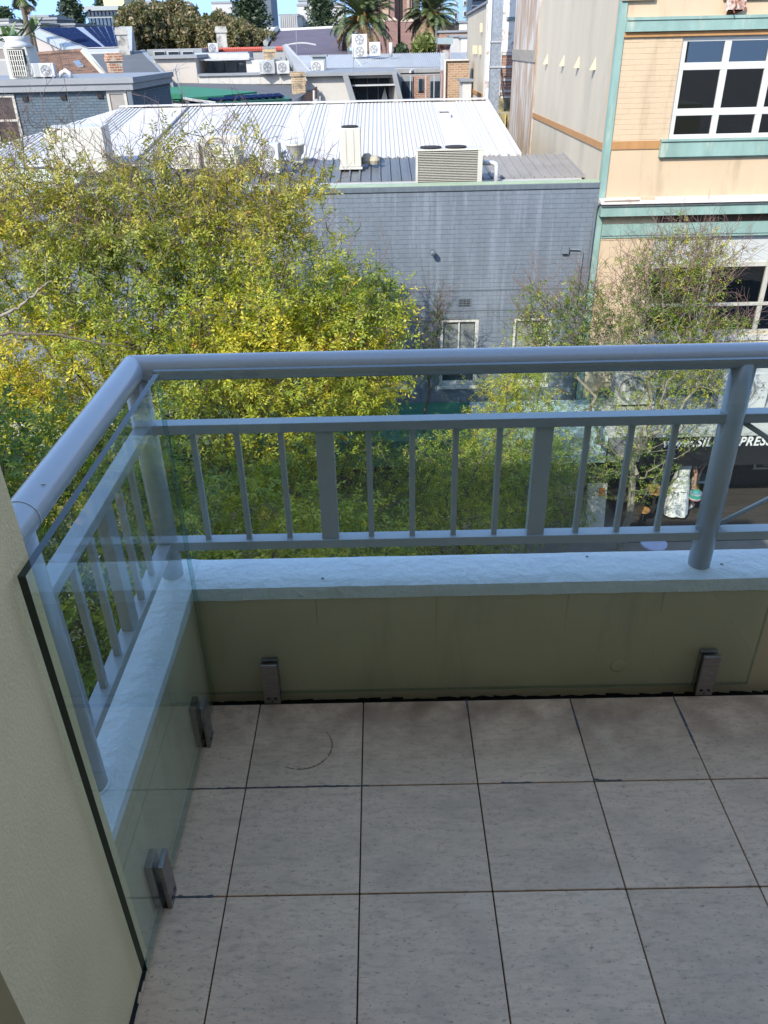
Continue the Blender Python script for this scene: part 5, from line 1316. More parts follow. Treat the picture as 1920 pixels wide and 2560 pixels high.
def skeleton(rng, stem, blobs, ntips, step=.35, jit=.05, cost=.30):
    """stem: list of points of the trunk; blobs: (centre, radii, weight); returns nodes, parents, tip ids"""
    P_ = [np.array(stem[0], float)]; par = [-1]; dist = [0.]
    for s in stem[1:]:
        s = np.array(s, float); p = P_[-1]; n = max(1, int(np.linalg.norm(s-p)/step))
        for k in range(1, n+1):
            P_.append(p+(s-p)*k/n+rng.normal(0, jit*.4, 3)); par.append(len(P_)-2); dist.append(dist[-1]+step)
    wts = np.array([b[2] for b in blobs], float); wts /= wts.sum()
    ids = rng.choice(len(blobs), ntips, p=wts)
    d = norm(rng.normal(0, 1, (ntips, 3))); rr = rng.random(ntips)**.42
    C = np.array([blobs[i][0] for i in ids]); Rr = np.array([blobs[i][1] for i in ids])
    lump = 1+.16*np.sin(d[:, 0]*5+ids)*np.cos(d[:, 2]*6+1.3*ids)+.08*np.sin(d[:, 1]*11)
    T = C+d*Rr*(rr*lump)[:, None]
    top = np.array(stem[-1], float)
    T = T[np.argsort(np.linalg.norm(T-top, axis=1))]
    N_ = len(stem); cap = 60000
    A = np.zeros((cap, 3)); D = np.full(cap, 1e9); n = len(P_)
    A[:n] = P_; D[:n] = dist; nst = max(1, int(n*.55))
    D[:nst] += 2.0
    par = par+[0]*(cap-n); tips = []
    for t in T:
        dv = np.linalg.norm(A[:n]-t, axis=1)
        j = int(np.argmin(dv+cost*D[:n])); L_ = dv[j]
        k = max(1, int(L_/step)); p = A[j].copy(); pj = j
        side = rng.normal(0, jit, 3)
        for q in range(1, k+1):
            f = q/k
            x = p+(t-p)*f+side*math.sin(math.pi*f)*L_*.8+rng.normal(0, jit*.5, 3)*(q < k)
            x[2] -= .04*L_*math.sin(math.pi*f)
            A[n] = x; D[n] = D[pj]+L_/k; par[n] = pj; pj = n; n += 1
        tips.append(pj)
        if n > cap-60: break
    return A[:n], np.array(par[:n]), np.array(tips)

def limbs_mesh(A, par, r0, rtip, power=.5, rmax=None, sides=5):
    n = len(A); cnt = np.zeros(n)
    child = np.zeros(n)
    for i in range(n-1, 0, -1):
        if cnt[i] == 0: cnt[i] = 1
        cnt[par[i]] += cnt[i]
    rad = rtip*cnt**power
    rad = rad*(r0/rad[0]) if rad[0] > r0 else rad
    rad = np.maximum(rad, rtip)
    idx = np.arange(1, n); a = A[par[idx]]; b = A[idx]
    ra, rb = rad[par[idx]], rad[idx]; ra = np.minimum(ra, rb*1.35+.002)
    t = norm(b-a); up = np.where(np.abs(t[:, 2:3]) > .9, np.array([[1., 0, 0]]), np.array([[0, 0, 1.]]))
    u = norm(np.cross(t, up)); v = np.cross(t, u)
    V, F = [], []
    for k in range(sides):
        an = 2*math.pi*k/sides; off_ = u*math.cos(an)+v*math.sin(an)
        V.append(a-t*0.003+off_*ra[:, None]); V.append(b+t*.003+off_*rb[:, None])
    V = np.stack(V, 1)  # m, 2*sides, 3
    m_ = len(idx); base = (np.arange(m_)*2*sides)[:, None]
    fs = []
    for k in range(sides):
        k2 = (k+1) % sides
        fs.append(base+np.array([[2*k, 2*k+1, 2*k2+1, 2*k2]]))
    return V.reshape(-1, 3), np.concatenate(fs), rad

PAL = np.array([(.06, .11, .02), (.15, .22, .03), (.34, .36, .035), (.56, .46, .04), (.46, .19, .05)])
def sprays(rng, O, Dr, rlen, nl, leafL, leafW, hue, droop=.35):
    """pinnate leaves: O origins, Dr directions; returns verts, tris, colours"""
    n = len(O)
    ups = norm(np.array([0, 0, 1.])+rng.normal(0, .45, (n, 3)))
    S = norm(np.cross(Dr, ups)); U = np.cross(S, Dr)
    V, Cc = [], []
    L_ = rlen*(.7+.6*rng.random(n))
    base = np.stack([np.interp(hue, np.linspace(0, 1, 5), PAL[:, c]) for c in range(3)], 1)
    for i in range(nl):
        f = (i//2+1)/((nl+1)//2) if i < nl-1 else 1.08
        sgn = (1 if i % 2 else -1) if i < nl-1 else 0
        p = O+Dr*(L_*f)[:, None]; p[:, 2] -= droop*L_*f*f*.5
        p = p+rng.normal(0, .004, (n, 3))
        ld = norm(Dr*(.55 if sgn else 1)+S*sgn*.85+rng.normal(0, .28, (n, 3))+np.array([0, 0, -droop*.7]))
        ll = leafL*(.75+.5*rng.random(n))[:, None]; lw_ = leafW*(.8+.4*rng.random(n))[:, None]
        sd = norm(np.cross(ld, U+rng.normal(0, .35, (n, 3))))
        nn = np.cross(sd, ld)
        V.append(np.stack([p, p+ld*ll*.45+sd*lw_*.5+nn*lw_*.15, p+ld*ll, p+ld*ll*.45-sd*lw_*.5+nn*lw_*.15], 1))
        c = base*(.75+.5*rng.random((n, 1)))
        Cc.append(np.repeat(c[:, None, :], 4, 1))
    V = np.stack(V, 1).reshape(-1, 3); Cc = np.stack(Cc, 1).reshape(-1, 3)
    q = np.arange(len(V)//4)*4
    F = np.concatenate([np.stack([q, q+1, q+2], 1), np.stack([q, q+2, q+3], 1)])
    return V, F, Cc

def tree(name, label, base, stem, blobs, ntips, nspray, hue0=.45, autumn=0., seed=1, r0=.16, rtip=.0035, bark=M_bark, spread=.16, leafL=.062, leafW=.024, rlen=.17, nl=9, bare=.12, step=.35, cat='tree', group=None, extra_twigs=0, hspot=(), power=.5, topbare=None, leafmask=None, cost=.3, browntop=None):
    rng = np.random.default_rng(seed)
    t = thing(name, base, label, cat, group)
    A, par, tips = skeleton(rng, stem, blobs, ntips, step, cost=cost)
    V, F, rad = limbs_mesh(A, par, r0, rtip, power)
    ntr = max(1, int(len(stem)))
    o = np_mesh('trunk', V, F, bark, None, t)
    T = A[tips]; pt = A[par[tips]]; dr = norm(T-pt)
    keep = rng.random(len(T)) > bare
    if topbare is not None:
        z0, z1 = topbare; keep &= rng.random(len(T)) > np.clip((T[:, 2]-z0)/(z1-z0), 0, .93)
    if leafmask is not None: keep &= leafmask(T)
    # thin upright twigs
    if extra_twigs:
        wz = np.exp((T[:, 2]-T[:, 2].max())*1.6); wz /= wz.sum(); ii = rng.choice(len(T), min(extra_twigs, len(T)//2), replace=False, p=wz); vv, ff = [], []
        b = MB()
        for i in ii:
            p = T[i].copy(); d = dr[i]*.5+np.array([0, 0, .9])+rng.normal(0, .45, 3); d /= np.linalg.norm(d)
            L_ = rng.uniform(.2, .8); pts = [p]
            for k in range(4): d = d+rng.normal(0, .22, 3); d /= np.linalg.norm(d); pts.append(pts[-1]+d*L_/4)
            b.tube([tuple(x) for x in pts], [.0045, .0038, .003, .0024, .0016], 3, cap=False)
            for k in (1, 2, 3):
                dd = d+rng.normal(0, .8, 3); dd /= np.linalg.norm(dd)
                b.tube([tuple(pts[k]), tuple(pts[k]+dd*L_*.25), tuple(pts[k]+dd*L_*.4+rng.normal(0, .02, 3))], [.0028, .002, .0013], 3, cap=False)
        b.build('twigs', M_twig, t, kind='stuff')
    T, pt, dr = T[keep], pt[keep], dr[keep]
    n = len(T)
    # each tip carries nspray pinnate leaves scattered back along its last length of twig
    rep = np.repeat(np.arange(n), nspray)
    f = rng.random(len(rep))
    O = T[rep]+(pt[rep]-T[rep])*(f*1.0)[:, None]+rng.normal(0, spread, (len(rep), 3))*np.array([1, 1, .8])
    Dr = norm(dr[rep]*.5+rng.normal(0, .75, (len(rep), 3))+np.array([0, 0, .12]))
    hue = hue0+.09*np.sin(O[:, 0]*1.9+seed)+.10*np.cos(O[:, 2]*2.3+O[:, 1]*1.3)+rng.normal(0, .10, len(rep))+autumn*(rng.random(len(rep)) < .06)
    hue += np.repeat(rng.normal(0, .06, n), nspray)
    hue = np.where(rng.random(len(rep)) < .04, hue+.2, np.minimum(hue, .70))
    for (c, r_, dh) in hspot:
        hue += dh*np.exp(-np.sum(((O-np.array(c))/r_)**2, 1))
    V, F, Cc = sprays(rng, O, Dr, rlen, nl, leafL, leafW, np.clip(hue, 0, 1))
    if browntop:      # upper leaves already turning brown
        f_ = (np.clip((V[:, 2]-browntop[0])/(browntop[1]-browntop[0]), 0, 1)*.55)[:, None]
        Cc = Cc*(1-f_)+np.array([[.26, .20, .07]])*f_
    np_mesh('crown', V, F, M_leaf, Cc, t)
    return t

tree('ash_tree', 'big sunlit yellow-green street tree filling the left behind the railing', (-3.0, 9.4, GZ),
     [(-3.0, 9.4, GZ), (-2.9, 9.3, -5.6), (-2.7, 9.2, -4.3)],
     [((-3.6, 9.6, -2.4), (2.6, 2.4, 2.35), 3.4), ((-1.3, 9.3, -2.35), (1.75, 1.9, 2.0), 2.3), ((-5.9, 9.0, -2.5), (2.2, 2.2, 2.3), 2.0),
      ((-.45, 9.2, -2.15), (1.0, 1.1, 1.35), .9), ((-2.6, 10.2, -.25), (2.1, 1.3, 1.15), 1.7), ((-5.0, 10.0, -.15), (2.0, 1.3, 1.2), 1.5), ((-3.2, 8.4, -4.2), (2.8, 1.5, 1.2), 1.2)],
     3500, 10, hue0=.43, browntop=(-1.3, .4), autumn=.3, seed=11, r0=.19, extra_twigs=1100, topbare=(-.45, .8), bare=.10, spread=.095,
     hspot=[((-.3, 9.0, -2.4), .85, .22), ((-4.6, 8.2, -1.9), 1.1, .10)])
tree('shaded_tree', 'darker green tree in shade close below the balcony at the left', (-3.3, 4.6, GZ),
     [(-3.3, 4.6, GZ), (-3.2, 4.7, -5.6), (-3.0, 4.8, -4.4)],
     [((-3.4, 5.0, -2.9), (2.3, 1.7, 1.75), 2.4), ((-1.2, 5.6, -3.7), (1.7, 1.5, 1.35), 1.6), ((-4.9, 4.6, -2.4), (1.7, 1.6, 1.7), 1.2), ((-2.3, 4.0, -4.2), (2.0, 1.3, 1.1), 1.0)],
     1500, 10, hue0=.34, autumn=.4, seed=23, r0=.15, bare=.05, spread=.10, leafL=.066, leafW=.025)
tree('young_tree', 'fine-leaved green tree in the middle between the balusters', (1.2, 8.2, GZ),
     [(1.2, 8.2, GZ), (1.2, 8.2, -6.0), (1.1, 8.3, -5.2)],
     [((.9, 8.5, -4.3), (1.6, 1.4, 1.15), 1.8), ((2.2, 9.6, -4.2), (1.15, 1.2, 1.05), 1.3), ((-.6, 7.6, -4.8), (1.5, 1.2, .9), .9), ((2.3, 10.2, -3.2), (.7, .7, .7), .35), ((3.2, 10.7, -5.5), (1.0, .9, .85), .55)],
     1500, 9, hue0=.30, autumn=.3, seed=37, r0=.12, bare=.10, spread=.09, leafL=.042, leafW=.015, hspot=[((2.3, 10.0, -3.5), 1.1, .18)])
tree('bare_tree', 'half-bare tree with pale forked trunk in front of the cream building', (4.75, 11.4, GZ),
     [(4.75, 11.4, GZ), (4.8, 11.4, -6.4), (4.82, 11.5, -5.6)],
     [((4.95, 12.0, -2.45), (1.15, .9, 1.35), 2.2), ((3.55, 12.0, -2.75), (.55, .55, .95), .8), ((2.75, 11.9, -2.7), (.42, .4, .9), .5), ((5.9, 11.8, -3.2), (.75, .8, .9), .8), ((4.9, 11.6, -4.3), (1.9, .9, .7), .7), ((4.6, 11.4, -5.3), (1.5, .8, .6), .45), ((5.6, 12.1, -1.7), (.7, .6, .55), .5)],
     1900, 4, hue0=.26, autumn=.35, seed=41, r0=.15, bark=M_palebark, bare=.27, spread=.08, leafL=.042, leafW=.018, rlen=.12, nl=8, extra_twigs=800, rtip=.0034, power=.47)
tree('sapling', 'thin dark-leaved sapling standing against the blue wall between two windows', (.95, 12.6, GZ),
     [(.95, 12.6, GZ), (.92, 12.6, -5.0), (.95, 12.6, -3.9)],
     [((.98, 12.6, -3.3), (.42, .35, .75), 1.0), ((1.1, 12.6, -2.6), (.25, .2, .4), .25)],
     170, 3, hue0=.05, seed=53, r0=.035, bare=.35, spread=.05, leafL=.04, leafW=.017, rlen=.09, nl=6, extra_twigs=60, step=.2)
# the long dead bough that crosses at the left
def bough(pts, r0, r1, seed):
    rng = random.Random(seed); pts = [Vector(p) for p in pts]; out = []
    for i in range(len(pts)-1):
        p0, p1, p2, p3 = pts[max(0, i-1)], pts[i], pts[i+1], pts[min(len(pts)-1, i+2)]
        for k in range(7):
            u = k/7; out.append(.5*((2*p1)+(p2-p0)*u+(2*p0-5*p1+4*p2-p3)*u*u+(3*p1-p0-3*p2+p3)*u**3)+Vector((rng.gauss(0, .008), rng.gauss(0, .008), rng.gauss(0, .008))))
    out.append(pts[-1]); n = len(out)
    return out, [r0+(r1-r0)*(k/(n-1))*rng.uniform(.9, 1.1) for k in range(n)]
pp, rr = bough([P(-60, 832, 7), P(60, 836, 7), P(150, 838, 7.1), P(240, 856, 7.2), P(320, 866, 7.3)], .021, .006, 1)
b = MB().tube(pp, rr, 6)
for k in (9, 15, 21): b.tube([pp[k], pp[k]+Vector((.1, .05, .12)), pp[k]+Vector((.22, .1, .17))], [.007, .005, .002], 4)
b.build('bare_bough', M_bark, label='long bare dark bough crossing the foliage just above the rail corner', cat='branch', smooth=True)
pp, rr = bough([P(-40, 812, 7.2), P(20, 782, 7.2), P(75, 745, 7.3), P(112, 712, 7.3), P(128, 702, 7.3)], .022, .008, 2)
b = MB().tube(pp, rr, 6); b.tube([P(114, 710, 7.3), P(116, 680, 7.3), P(113, 640, 7.3)], [.008, .006, .003], 4).tube([P(70, 748, 7.3), P(62, 722, 7.3), P(66, 700, 7.3)], [.007, .005, .002], 4)
b.build('bare_bough', MATS['pale_bark'], label='pale broken bough with an upright shoot at the left edge', cat='branch', smooth=True)

# distant broad trees
def cluster_tree(name, label, blobs, Y, n, size, cols, seed, trunk_x, cat='tree'):
    rng = np.random.default_rng(seed)
    t = thing(name, (trunk_x, Y, GZ), label, cat)
    MB().tube([(trunk_x, Y, GZ), (trunk_x+.3, Y, blobs[0][0][2]-.5)], [.5, .35], 8).build('trunk', M_bark, t)
    w = np.array([np.prod(b[1])**(2/3) for b in blobs]); w = w/w.sum(); ids = rng.choice(len(blobs), n, p=w)
    d = norm(rng.normal(0, 1, (n, 3))); lump = 1+.14*np.sin(d[:, 0]*7+ids)*np.sin(d[:, 2]*8+ids)+.10*np.sin(d[:, 1]*13+d[:, 0]*9)
    O = np.array([blobs[i][0] for i in ids])+d*np.array([blobs[i][1] for i in ids])*((.72+.3*rng.random(n))*lump)[:, None]
    a = norm(rng.normal(0, 1, (n, 3))+np.array([0, 0, .4])); b = norm(np.cross(a, rng.normal(0, 1, (n, 3))))
    s = (size*(.6+.8*rng.random(n)))[:, None]
    V = np.stack([O-a*s, O+b*s*.5, O+a*s, O-b*s*.5], 1).reshape(-1, 3); q = np.arange(n)*4
    F = np.concatenate([np.stack([q, q+1, q+2], 1), np.stack([q, q+2, q+3], 1)])
    cc = np.array(cols)[rng.integers(0, len(cols), n)]*(.7+.6*rng.random((n, 1)))
    np_mesh('crown', V, F, M_leaf, np.repeat(cc, 4, 0), t); return t
FIG = [(.075, .085, .03), (.12, .11, .045), (.19, .14, .07), (.26, .19, .11), (.06, .07, .03), (.15, .14, .06)]
def PB(px, py, Y, rx_, rz_, ry=3.): c = P(px, py, Y); k = (Y+1.7)/FPX; return ((c.x, c.y, c.z), (rx_*k, ry, rz_*k))
cluster_tree('fig_tree', 'big brown-green fig tree at the left of the skyline trees', [PB(350, 75, 72, 50, 48), PB(330, 100, 71, 35, 30)], 72, 17000, .15, FIG, 3, P(350, 90, 72).x)
cluster_tree('fig_tree', 'broad fig tree, tallest of the skyline trees', [PB(435, 70, 75, 60, 52), PB(480, 90, 73, 42, 42), PB(400, 100, 73, 40, 30)], 75, 24000, .15, FIG, 4, P(440, 90, 75).x)
cluster_tree('fig_tree', 'lower fig tree between white chimney and slate roof', [PB(545, 85, 70, 40, 38), PB(600, 98, 68, 40, 34), PB(650, 108, 69, 36, 26)], 70, 22000, .14, FIG, 5, P(600, 90, 70).x)
cluster_tree('round_shrub', 'dark round shrub between the church tower buttresses', [PB(1003, 128, 62, 14, 13, 1.)], 62, 900, .16, [(.03, .06, .03), (.05, .08, .03)], 6, P(1003, 130, 62).x, 'shrub')
cluster_tree('spiky_shrub', 'yellow-green bush under the right palm', [PB(1060, 118, 60, 22, 20, 1.2)], 60, 1200, .3, [(.10, .13, .03), (.16, .17, .05)], 7, P(1060, 120, 60).x, 'shrub')

def norfolk(label, px, ytop, ybase, Y, wpx, seed, n=16):
    rng = random.Random(seed); k = (Y+1.7)/FPX
    c0, c1 = P(px, ytop, Y), P(px, ybase, Y); H = c0.z-c1.z
    t = thing('norfolk_pine', (c1.x, Y, GZ), label, 'tree')
    MB().tube([(c1.x, Y, GZ), (c1.x, Y, c0.z)], [.3, .06], 6).build('trunk', M_bark, t)
    V, F = [], []
    for i in range(n):
        z = c1.z+H*i/n; Rr = wpx*k*(1-.75*i/n)*rng.uniform(.75, 1.1)
        for a in range(9):
            an = 2*math.pi*(a+.5*(i % 2)+rng.uniform(-.2, .2))/9; L_ = Rr*rng.uniform(.7, 1.1)
            for s in range(26):
                f = .2+.85*s/26; x = c1.x+math.cos(an)*L_*f; y = Y+math.sin(an)*L_*f; zz = z+L_*.16*f*f+.12*math.sin(f*8)
                V.append((x+rng.gauss(0, .12), y+rng.gauss(0, .12), zz+rng.gauss(0, .09)))
    O = np.array(V); n_ = len(O); rg = np.random.default_rng(seed)
    a = norm(rg.normal(0, 1, (n_, 3))*np.array([1, 1, .5])); b = norm(np.cross(a, rg.normal(0, 1, (n_, 3)))); s = (.22*(.6+.8*rg.random(n_)))[:, None]
    VV = np.stack([O-a*s, O+b*s*.4, O+a*s, O-b*s*.4], 1).reshape(-1, 3); q = np.arange(n_)*4
    FF = np.concatenate([np.stack([q, q+1, q+2], 1), np.stack([q, q+2, q+3], 1)])
    cc = np.array([(.04, .065, .035)])*(.6+.8*rg.random((n_, 1)))
    np_mesh('crown', VV, FF, M_leaf, np.repeat(cc, 4, 0), t)
norfolk('Norfolk pine with tiered branches beside the glass office', 186, -40, 70, 105, 42, 2)
norfolk('dense Norfolk pine left of the dark square tower', 628, -75, 78, 95, 56, 3, 20)
norfolk('Norfolk pine with wide flat tiers behind the left palm', 806, -50, 75, 110, 52, 4)
norfolk('slim grey-green pine at the far left edge', 18, 20, 62, 115, 26, 5, 9)
norfolk('distant pine peeping beside the yellow plant tower', 253, -10, 16, 150, 14, 6, 7)

# palms: every frond is a part sharing a few meshes
def frond_mesh(L_, droop, seed, w=.42, nleaf=26):
    rng = random.Random(seed); b = MB(); pts = []
    for k in range(9):
        f = k/8; pts.append(Vector((L_*math.sin(f*1.25)/1.25*1.1, 0, L_*(.55*f-droop*f*f))))
    b.tube(pts, [.035-.003*k for k in range(9)], 3, cap=False)
    for k in range(nleaf*2):
        f = .12+.88*(k//2)/nleaf; i = min(int(f*8), 7); p = pts[i].lerp(pts[i+1], f*8-i) if i < 8 else pts[8]
        s = 1 if k % 2 else -1; d = (pts[min(i+1, 8)]-pts[i]).normalized()
        wl = w*math.sin(math.pi*min(1, f*.9+.12))**.6
        tip = p+d*wl*.55+Vector((0, s*wl*.8, -wl*.35*rng.uniform(.3, 1.3)))
        sd = d*.045
        b.poly([p-sd, p+(tip-p)*.5-sd*.6+Vector((0, 0, .02)), tip, p+(tip-p)*.5+sd*.6+Vector((0, 0, .02)), p+sd])
    return b
def palm(label, px, py, Y, Rpx, nf, seed, gpy, dead=.2):
    rng = random.Random(seed); k = (Y+1.7)/FPX; c = P(px, py, Y); L_ = Rpx*k
    t = thing('palm_tree', (c.x, Y, GZ), label, 'tree')
    MB().tube([(c.x, Y, GZ), (c.x, Y, c.z-.2)], [.28, .36 if Rpx > 40 else .13], 10).build('trunk', M_bark, t)
    green = mat('palm_green', (.085, .115, .035), .5, vary=.3, scale=3); dry = mat('palm_dry', (.24, .17, .09), .8, vary=.3, scale=3)
    mesh = {}
    for mi in range(4):
        for nm, m_ in (('g', green), ('d', dry)):
            o = frond_mesh(L_, .35+.12*mi, seed+mi).build('frond_master', m_); mesh[(nm, mi)] = o.data; bpy.data.objects.remove(o)
    for i in range(nf):
        el = -.9+2.2*rng.random()**.8 if i > 6 else 1.2
        isd = el < -.35 and rng.random() < dead*4
        o = bpy.data.objects.new('frond', mesh[('d' if isd else 'g', rng.randrange(4))]); COL.objects.link(o); o.parent = t
        o.location = c-org(t)+Vector((0, 0, rng.uniform(-.2, .2))); o.rotation_euler = (rng.uniform(-.2, .2), -el+.25, rng.uniform(0, 6.283))
    if Rpx > 40:
        b = MB()
        for i in range(26):
            a = rng.uniform(0, 6.28); b.tube([c, c+Vector((math.cos(a)*L_*.22, math.sin(a)*L_*.22, rng.uniform(-.1, .4))), c+Vector((math.cos(a)*L_*.32, math.sin(a)*L_*.32, rng.uniform(-.5, .2)))], [.05, .07, .04], 4)
        b.build('fruit_stalks', mat('orange_stalk', (.42, .18, .05), .8, vary=.2), t)
    return t
palm('large date palm with orange fruit stalks left of the church tower', 903, 46, 62, 92, 120, 3, 0)
palm('date palm with a hanging dry skirt right of the church tower', 1076, 36, 66, 72, 110, 9, 0, .35)
palm('tall slim palm with drooping dry fronds at the far left', 52, -8, 48, 38, 34, 15, 0, .4)
def banana(px, py, Y, seed, label):
    rng = random.Random(seed); c = P(px, py, Y); t = thing('broad_leaf_plant', (c.x, Y, GZ), label, 'plant')
    MB().tube([(c.x, Y, GZ), (c.x, Y, c.z-.3)], .12, 6).build('stem', M_bark, t)
    for k in range(11):
        a = rng.uniform(0, 6.28); L_ = rng.uniform(.8, 1.3); e = rng.uniform(.2, 1.3); b = MB(); d = Vector((math.cos(a)*math.cos(e), math.sin(a)*math.cos(e), math.sin(e))); s = d.cross(Vector((0, 0, 1))).normalized()*.17
        o_ = Vector((c.x, Y, c.z-.35)); b.poly([o_, o_+d*L_*.4+s, o_+d*L_*.8+s*.7, o_+d*L_-Vector((0, 0, .12)), o_+d*L_*.8-s*.7, o_+d*L_*.4-s])
        b.build('leaf', mat('banana_green', (.07, .13, .03), .5, vary=.25), t)
banana(18, 88, 44, 1, 'clump of broad upright leaves left of the slim palm'); banana(40, 84, 46, 2, 'broad leaved plant right behind the slim palm stem'); banana(78, 64, 52, 3, 'small broad leaved plant by the gable roof')

# ------------------------------------------------------------------ people outside the cafe
M_skin = mat('skin', (.50, .27, .18), .55, vary=.08, scale=12)
M_dress = mat('white_dress', (.74, .74, .70), .8, vary=.05, scale=6)
M_khaki = mat('khaki_shorts', (.30, .26, .20), .85, vary=.1, scale=10)
M_navy = mat('dark_shirt', (.06, .03, .03), .85, vary=.2)
M_hairb = mat('brown_hair', (.05, .03, .02), .7, vary=.2, scale=30)
M_shoe = mat('pale_shoe', (.60, .56, .48), .7)
def skinned(name, joints, edges, m, parent, sub=2, kind=None):
    me = bpy.data.meshes.new(name); keys = list(joints); off_ = org(parent)
    me.from_pydata([tuple(Vector(joints[k][0])-off_) for k in keys], [(keys.index(a), keys.index(b)) for a, b in edges], [])
    o = bpy.data.objects.new(name, me); COL.objects.link(o); o.parent = parent; me.materials.append(m)
    md = o.modifiers.new('skin', 'SKIN'); md.use_smooth_shade = True
    for i, k in enumerate(keys):
        r_ = joints[k][1]; me.skin_vertices[0].data[i].radius = r_ if isinstance(r_, tuple) else (r_, r_)
    me.skin_vertices[0].data[0].use_root = True
    s = o.modifiers.new('sub', 'SUBSURF'); s.levels = s.render_levels = sub
    return o
def person(label, x, y, z, face, H=1.65, arms=None, legs=None, lean=0.):
    """face: heading the person looks to (angle from +X); local axes f forward, s to the left"""
    t = thing('person', (x, y, z), label, 'person')
    f = Vector((math.cos(face), math.sin(face), 0)); s = Vector((-f.y, f.x, 0)); o_ = Vector((x, y, z)); k = H/1.65
    def W(a, b, c): return o_+(f*a+s*b+Vector((0, 0, c)))*k
    j = {'pelvis': (W(0, 0, .90), (.125*k, .10*k)), 'waist': (W(.0+lean*.1, 0, 1.05), (.115*k, .085*k)), 'chest': (W(lean*.2, 0, 1.24), (.14*k, .10*k)), 'neckb': (W(lean*.3, 0, 1.38), (.06*k, .06*k)), 'neck': (W(lean*.34+.01, 0, 1.44), .047*k), 'jaw': (W(lean*.4+.04, 0, 1.50), (.062*k, .070*k)), 'skull': (W(lean*.42+.02, 0, 1.58), (.076*k, .088*k)), 'crown': (W(lean*.42+.0, 0, 1.625), (.05*k, .06*k)), 'nose': (W(lean*.42+.115, 0, 1.545), .012*k)}
    e = [('pelvis', 'waist'), ('waist', 'chest'), ('chest', 'neckb'), ('neckb', 'neck'), ('neck', 'jaw'), ('jaw', 'skull'), ('skull', 'crown'), ('skull', 'nose')]
    arms = arms or {}; legs = legs or {}
    for sd, nm in ((1, 'l'), (-1, 'r')):
        el, wr, hd = arms.get(nm, ((-.02, .23*sd, 1.08), (.08, .25*sd, .86), (.12, .25*sd, .78)))
        j['sh'+nm] = (W(lean*.25, .165*sd, 1.345), .055*k); j['el'+nm] = (W(*el), .04*k); j['wr'+nm] = (W(*wr), .027*k); j['pa'+nm] = (W(*hd), (.036*k, .018*k))
        e += [('chest', 'sh'+nm), ('sh'+nm, 'el'+nm), ('el'+nm, 'wr'+nm), ('wr'+nm, 'pa'+nm)]
        hv = (Vector(W(*hd))-Vector(W(*wr))).normalized(); pc = Vector(W(*hd))
        for q in range(4):
            a = pc+hv*.035*k+s*(.026-.017*q)*k; b_ = a+hv*(.028+.004*(q in (1, 2)))*k; c_ = b_+(hv*.6-f*.6).normalized()*.022*k
            j['fa%s%d' % (nm, q)] = (a, .0095*k); j['fb%s%d' % (nm, q)] = (b_, .0085*k); j['fc%s%d' % (nm, q)] = (c_, .0075*k)
            e += [('pa'+nm, 'fa%s%d' % (nm, q)), ('fa%s%d' % (nm, q), 'fb%s%d' % (nm, q)), ('fb%s%d' % (nm, q), 'fc%s%d' % (nm, q))]
        th = pc-hv*.01*k+s*(.04*-sd)*k+f*.01*k; j['th'+nm] = (th, .010*k); j['tt'+nm] = (th+hv*.03*k+f*.015*k, .0085*k); e += [('pa'+nm, 'th'+nm), ('th'+nm, 'tt'+nm)]
        kn, an, to = legs.get(nm, ((.02, .095*sd, .48), (-.01, .095*sd, .09), (.14, .10*sd, .035)))
        j['hip'+nm] = (W(0, .09*sd, .85), .088*k); j['kn'+nm] = (W(*kn), .058*k); j['ca'+nm] = (Vector(W(*kn)).lerp(Vector(W(*an)), .35)-f*.02, .054*k); j['an'+nm] = (W(*an), .036*k); j['he'+nm] = (Vector(W(*an))-f*.035*k-Vector((0, 0, .03*k)), .032*k); j['to'+nm] = (W(*to), (.042*k, .028*k))
        e += [('pelvis', 'hip'+nm), ('hip'+nm, 'kn'+nm), ('kn'+nm, 'ca'+nm), ('ca'+nm, 'an'+nm), ('an'+nm, 'he'+nm), ('an'+nm, 'to'+nm)]
    body = skinned('body', j, e, M_skin, t)
    hd = MB().lathe(tuple(j['skull'][0]-f*.015*k), [(.05, -.09*k), (.088*k, -.05*k), (.096*k, .01*k), (.075*k, .06*k), (.02, .085*k)], 16).build('hair', M_hairb, t, smooth=True)
    for sd in (1, -1):
        MB().lathe(tuple(Vector(W(lean*.42+.083, .032*sd, 1.565))), [(.002, -.008), (.010, 0), (.002, .008)], 8).build('eye', M_black, t)
        MB().lathe(tuple(Vector(W(lean*.42+.01, .082*sd, 1.55))), [(.006, -.028), (.014, 0), (.006, .028)], 8).build('ear', M_skin, t)
    MB().tube([W(lean*.42+.098, .022, 1.505), W(lean*.42+.104, 0, 1.503), W(lean*.42+.098, -.022, 1.505)], .005, 5).build('mouth', mat('lips', (.35, .12, .10), .6), t)
    return t, W, j, k
def garment(t, m, rings, name, n=22, folds=.012, seed=1):
    rng = random.Random(seed); ph = [rng.uniform(0, 6.28) for _ in range(3)]; b = MB()
    for c, rx_, ry_, fo in rings:
        for q in range(n):
            a = 2*math.pi*q/n; k = 1+fo*(math.sin(5*a+ph[0])+.6*math.sin(8*a+ph[1]))
            b.v.append((c[0]+rx_*math.cos(a)*k, c[1]+ry_*math.sin(a)*k, c[2]))
    for r_ in range(len(rings)-1):
        for q in range(n):
            q2 = (q+1) % n; b.f.append((r_*n+q, r_*n+q2, (r_+1)*n+q2, (r_+1)*n+q))
    return b.build(name, m, t, smooth=True)
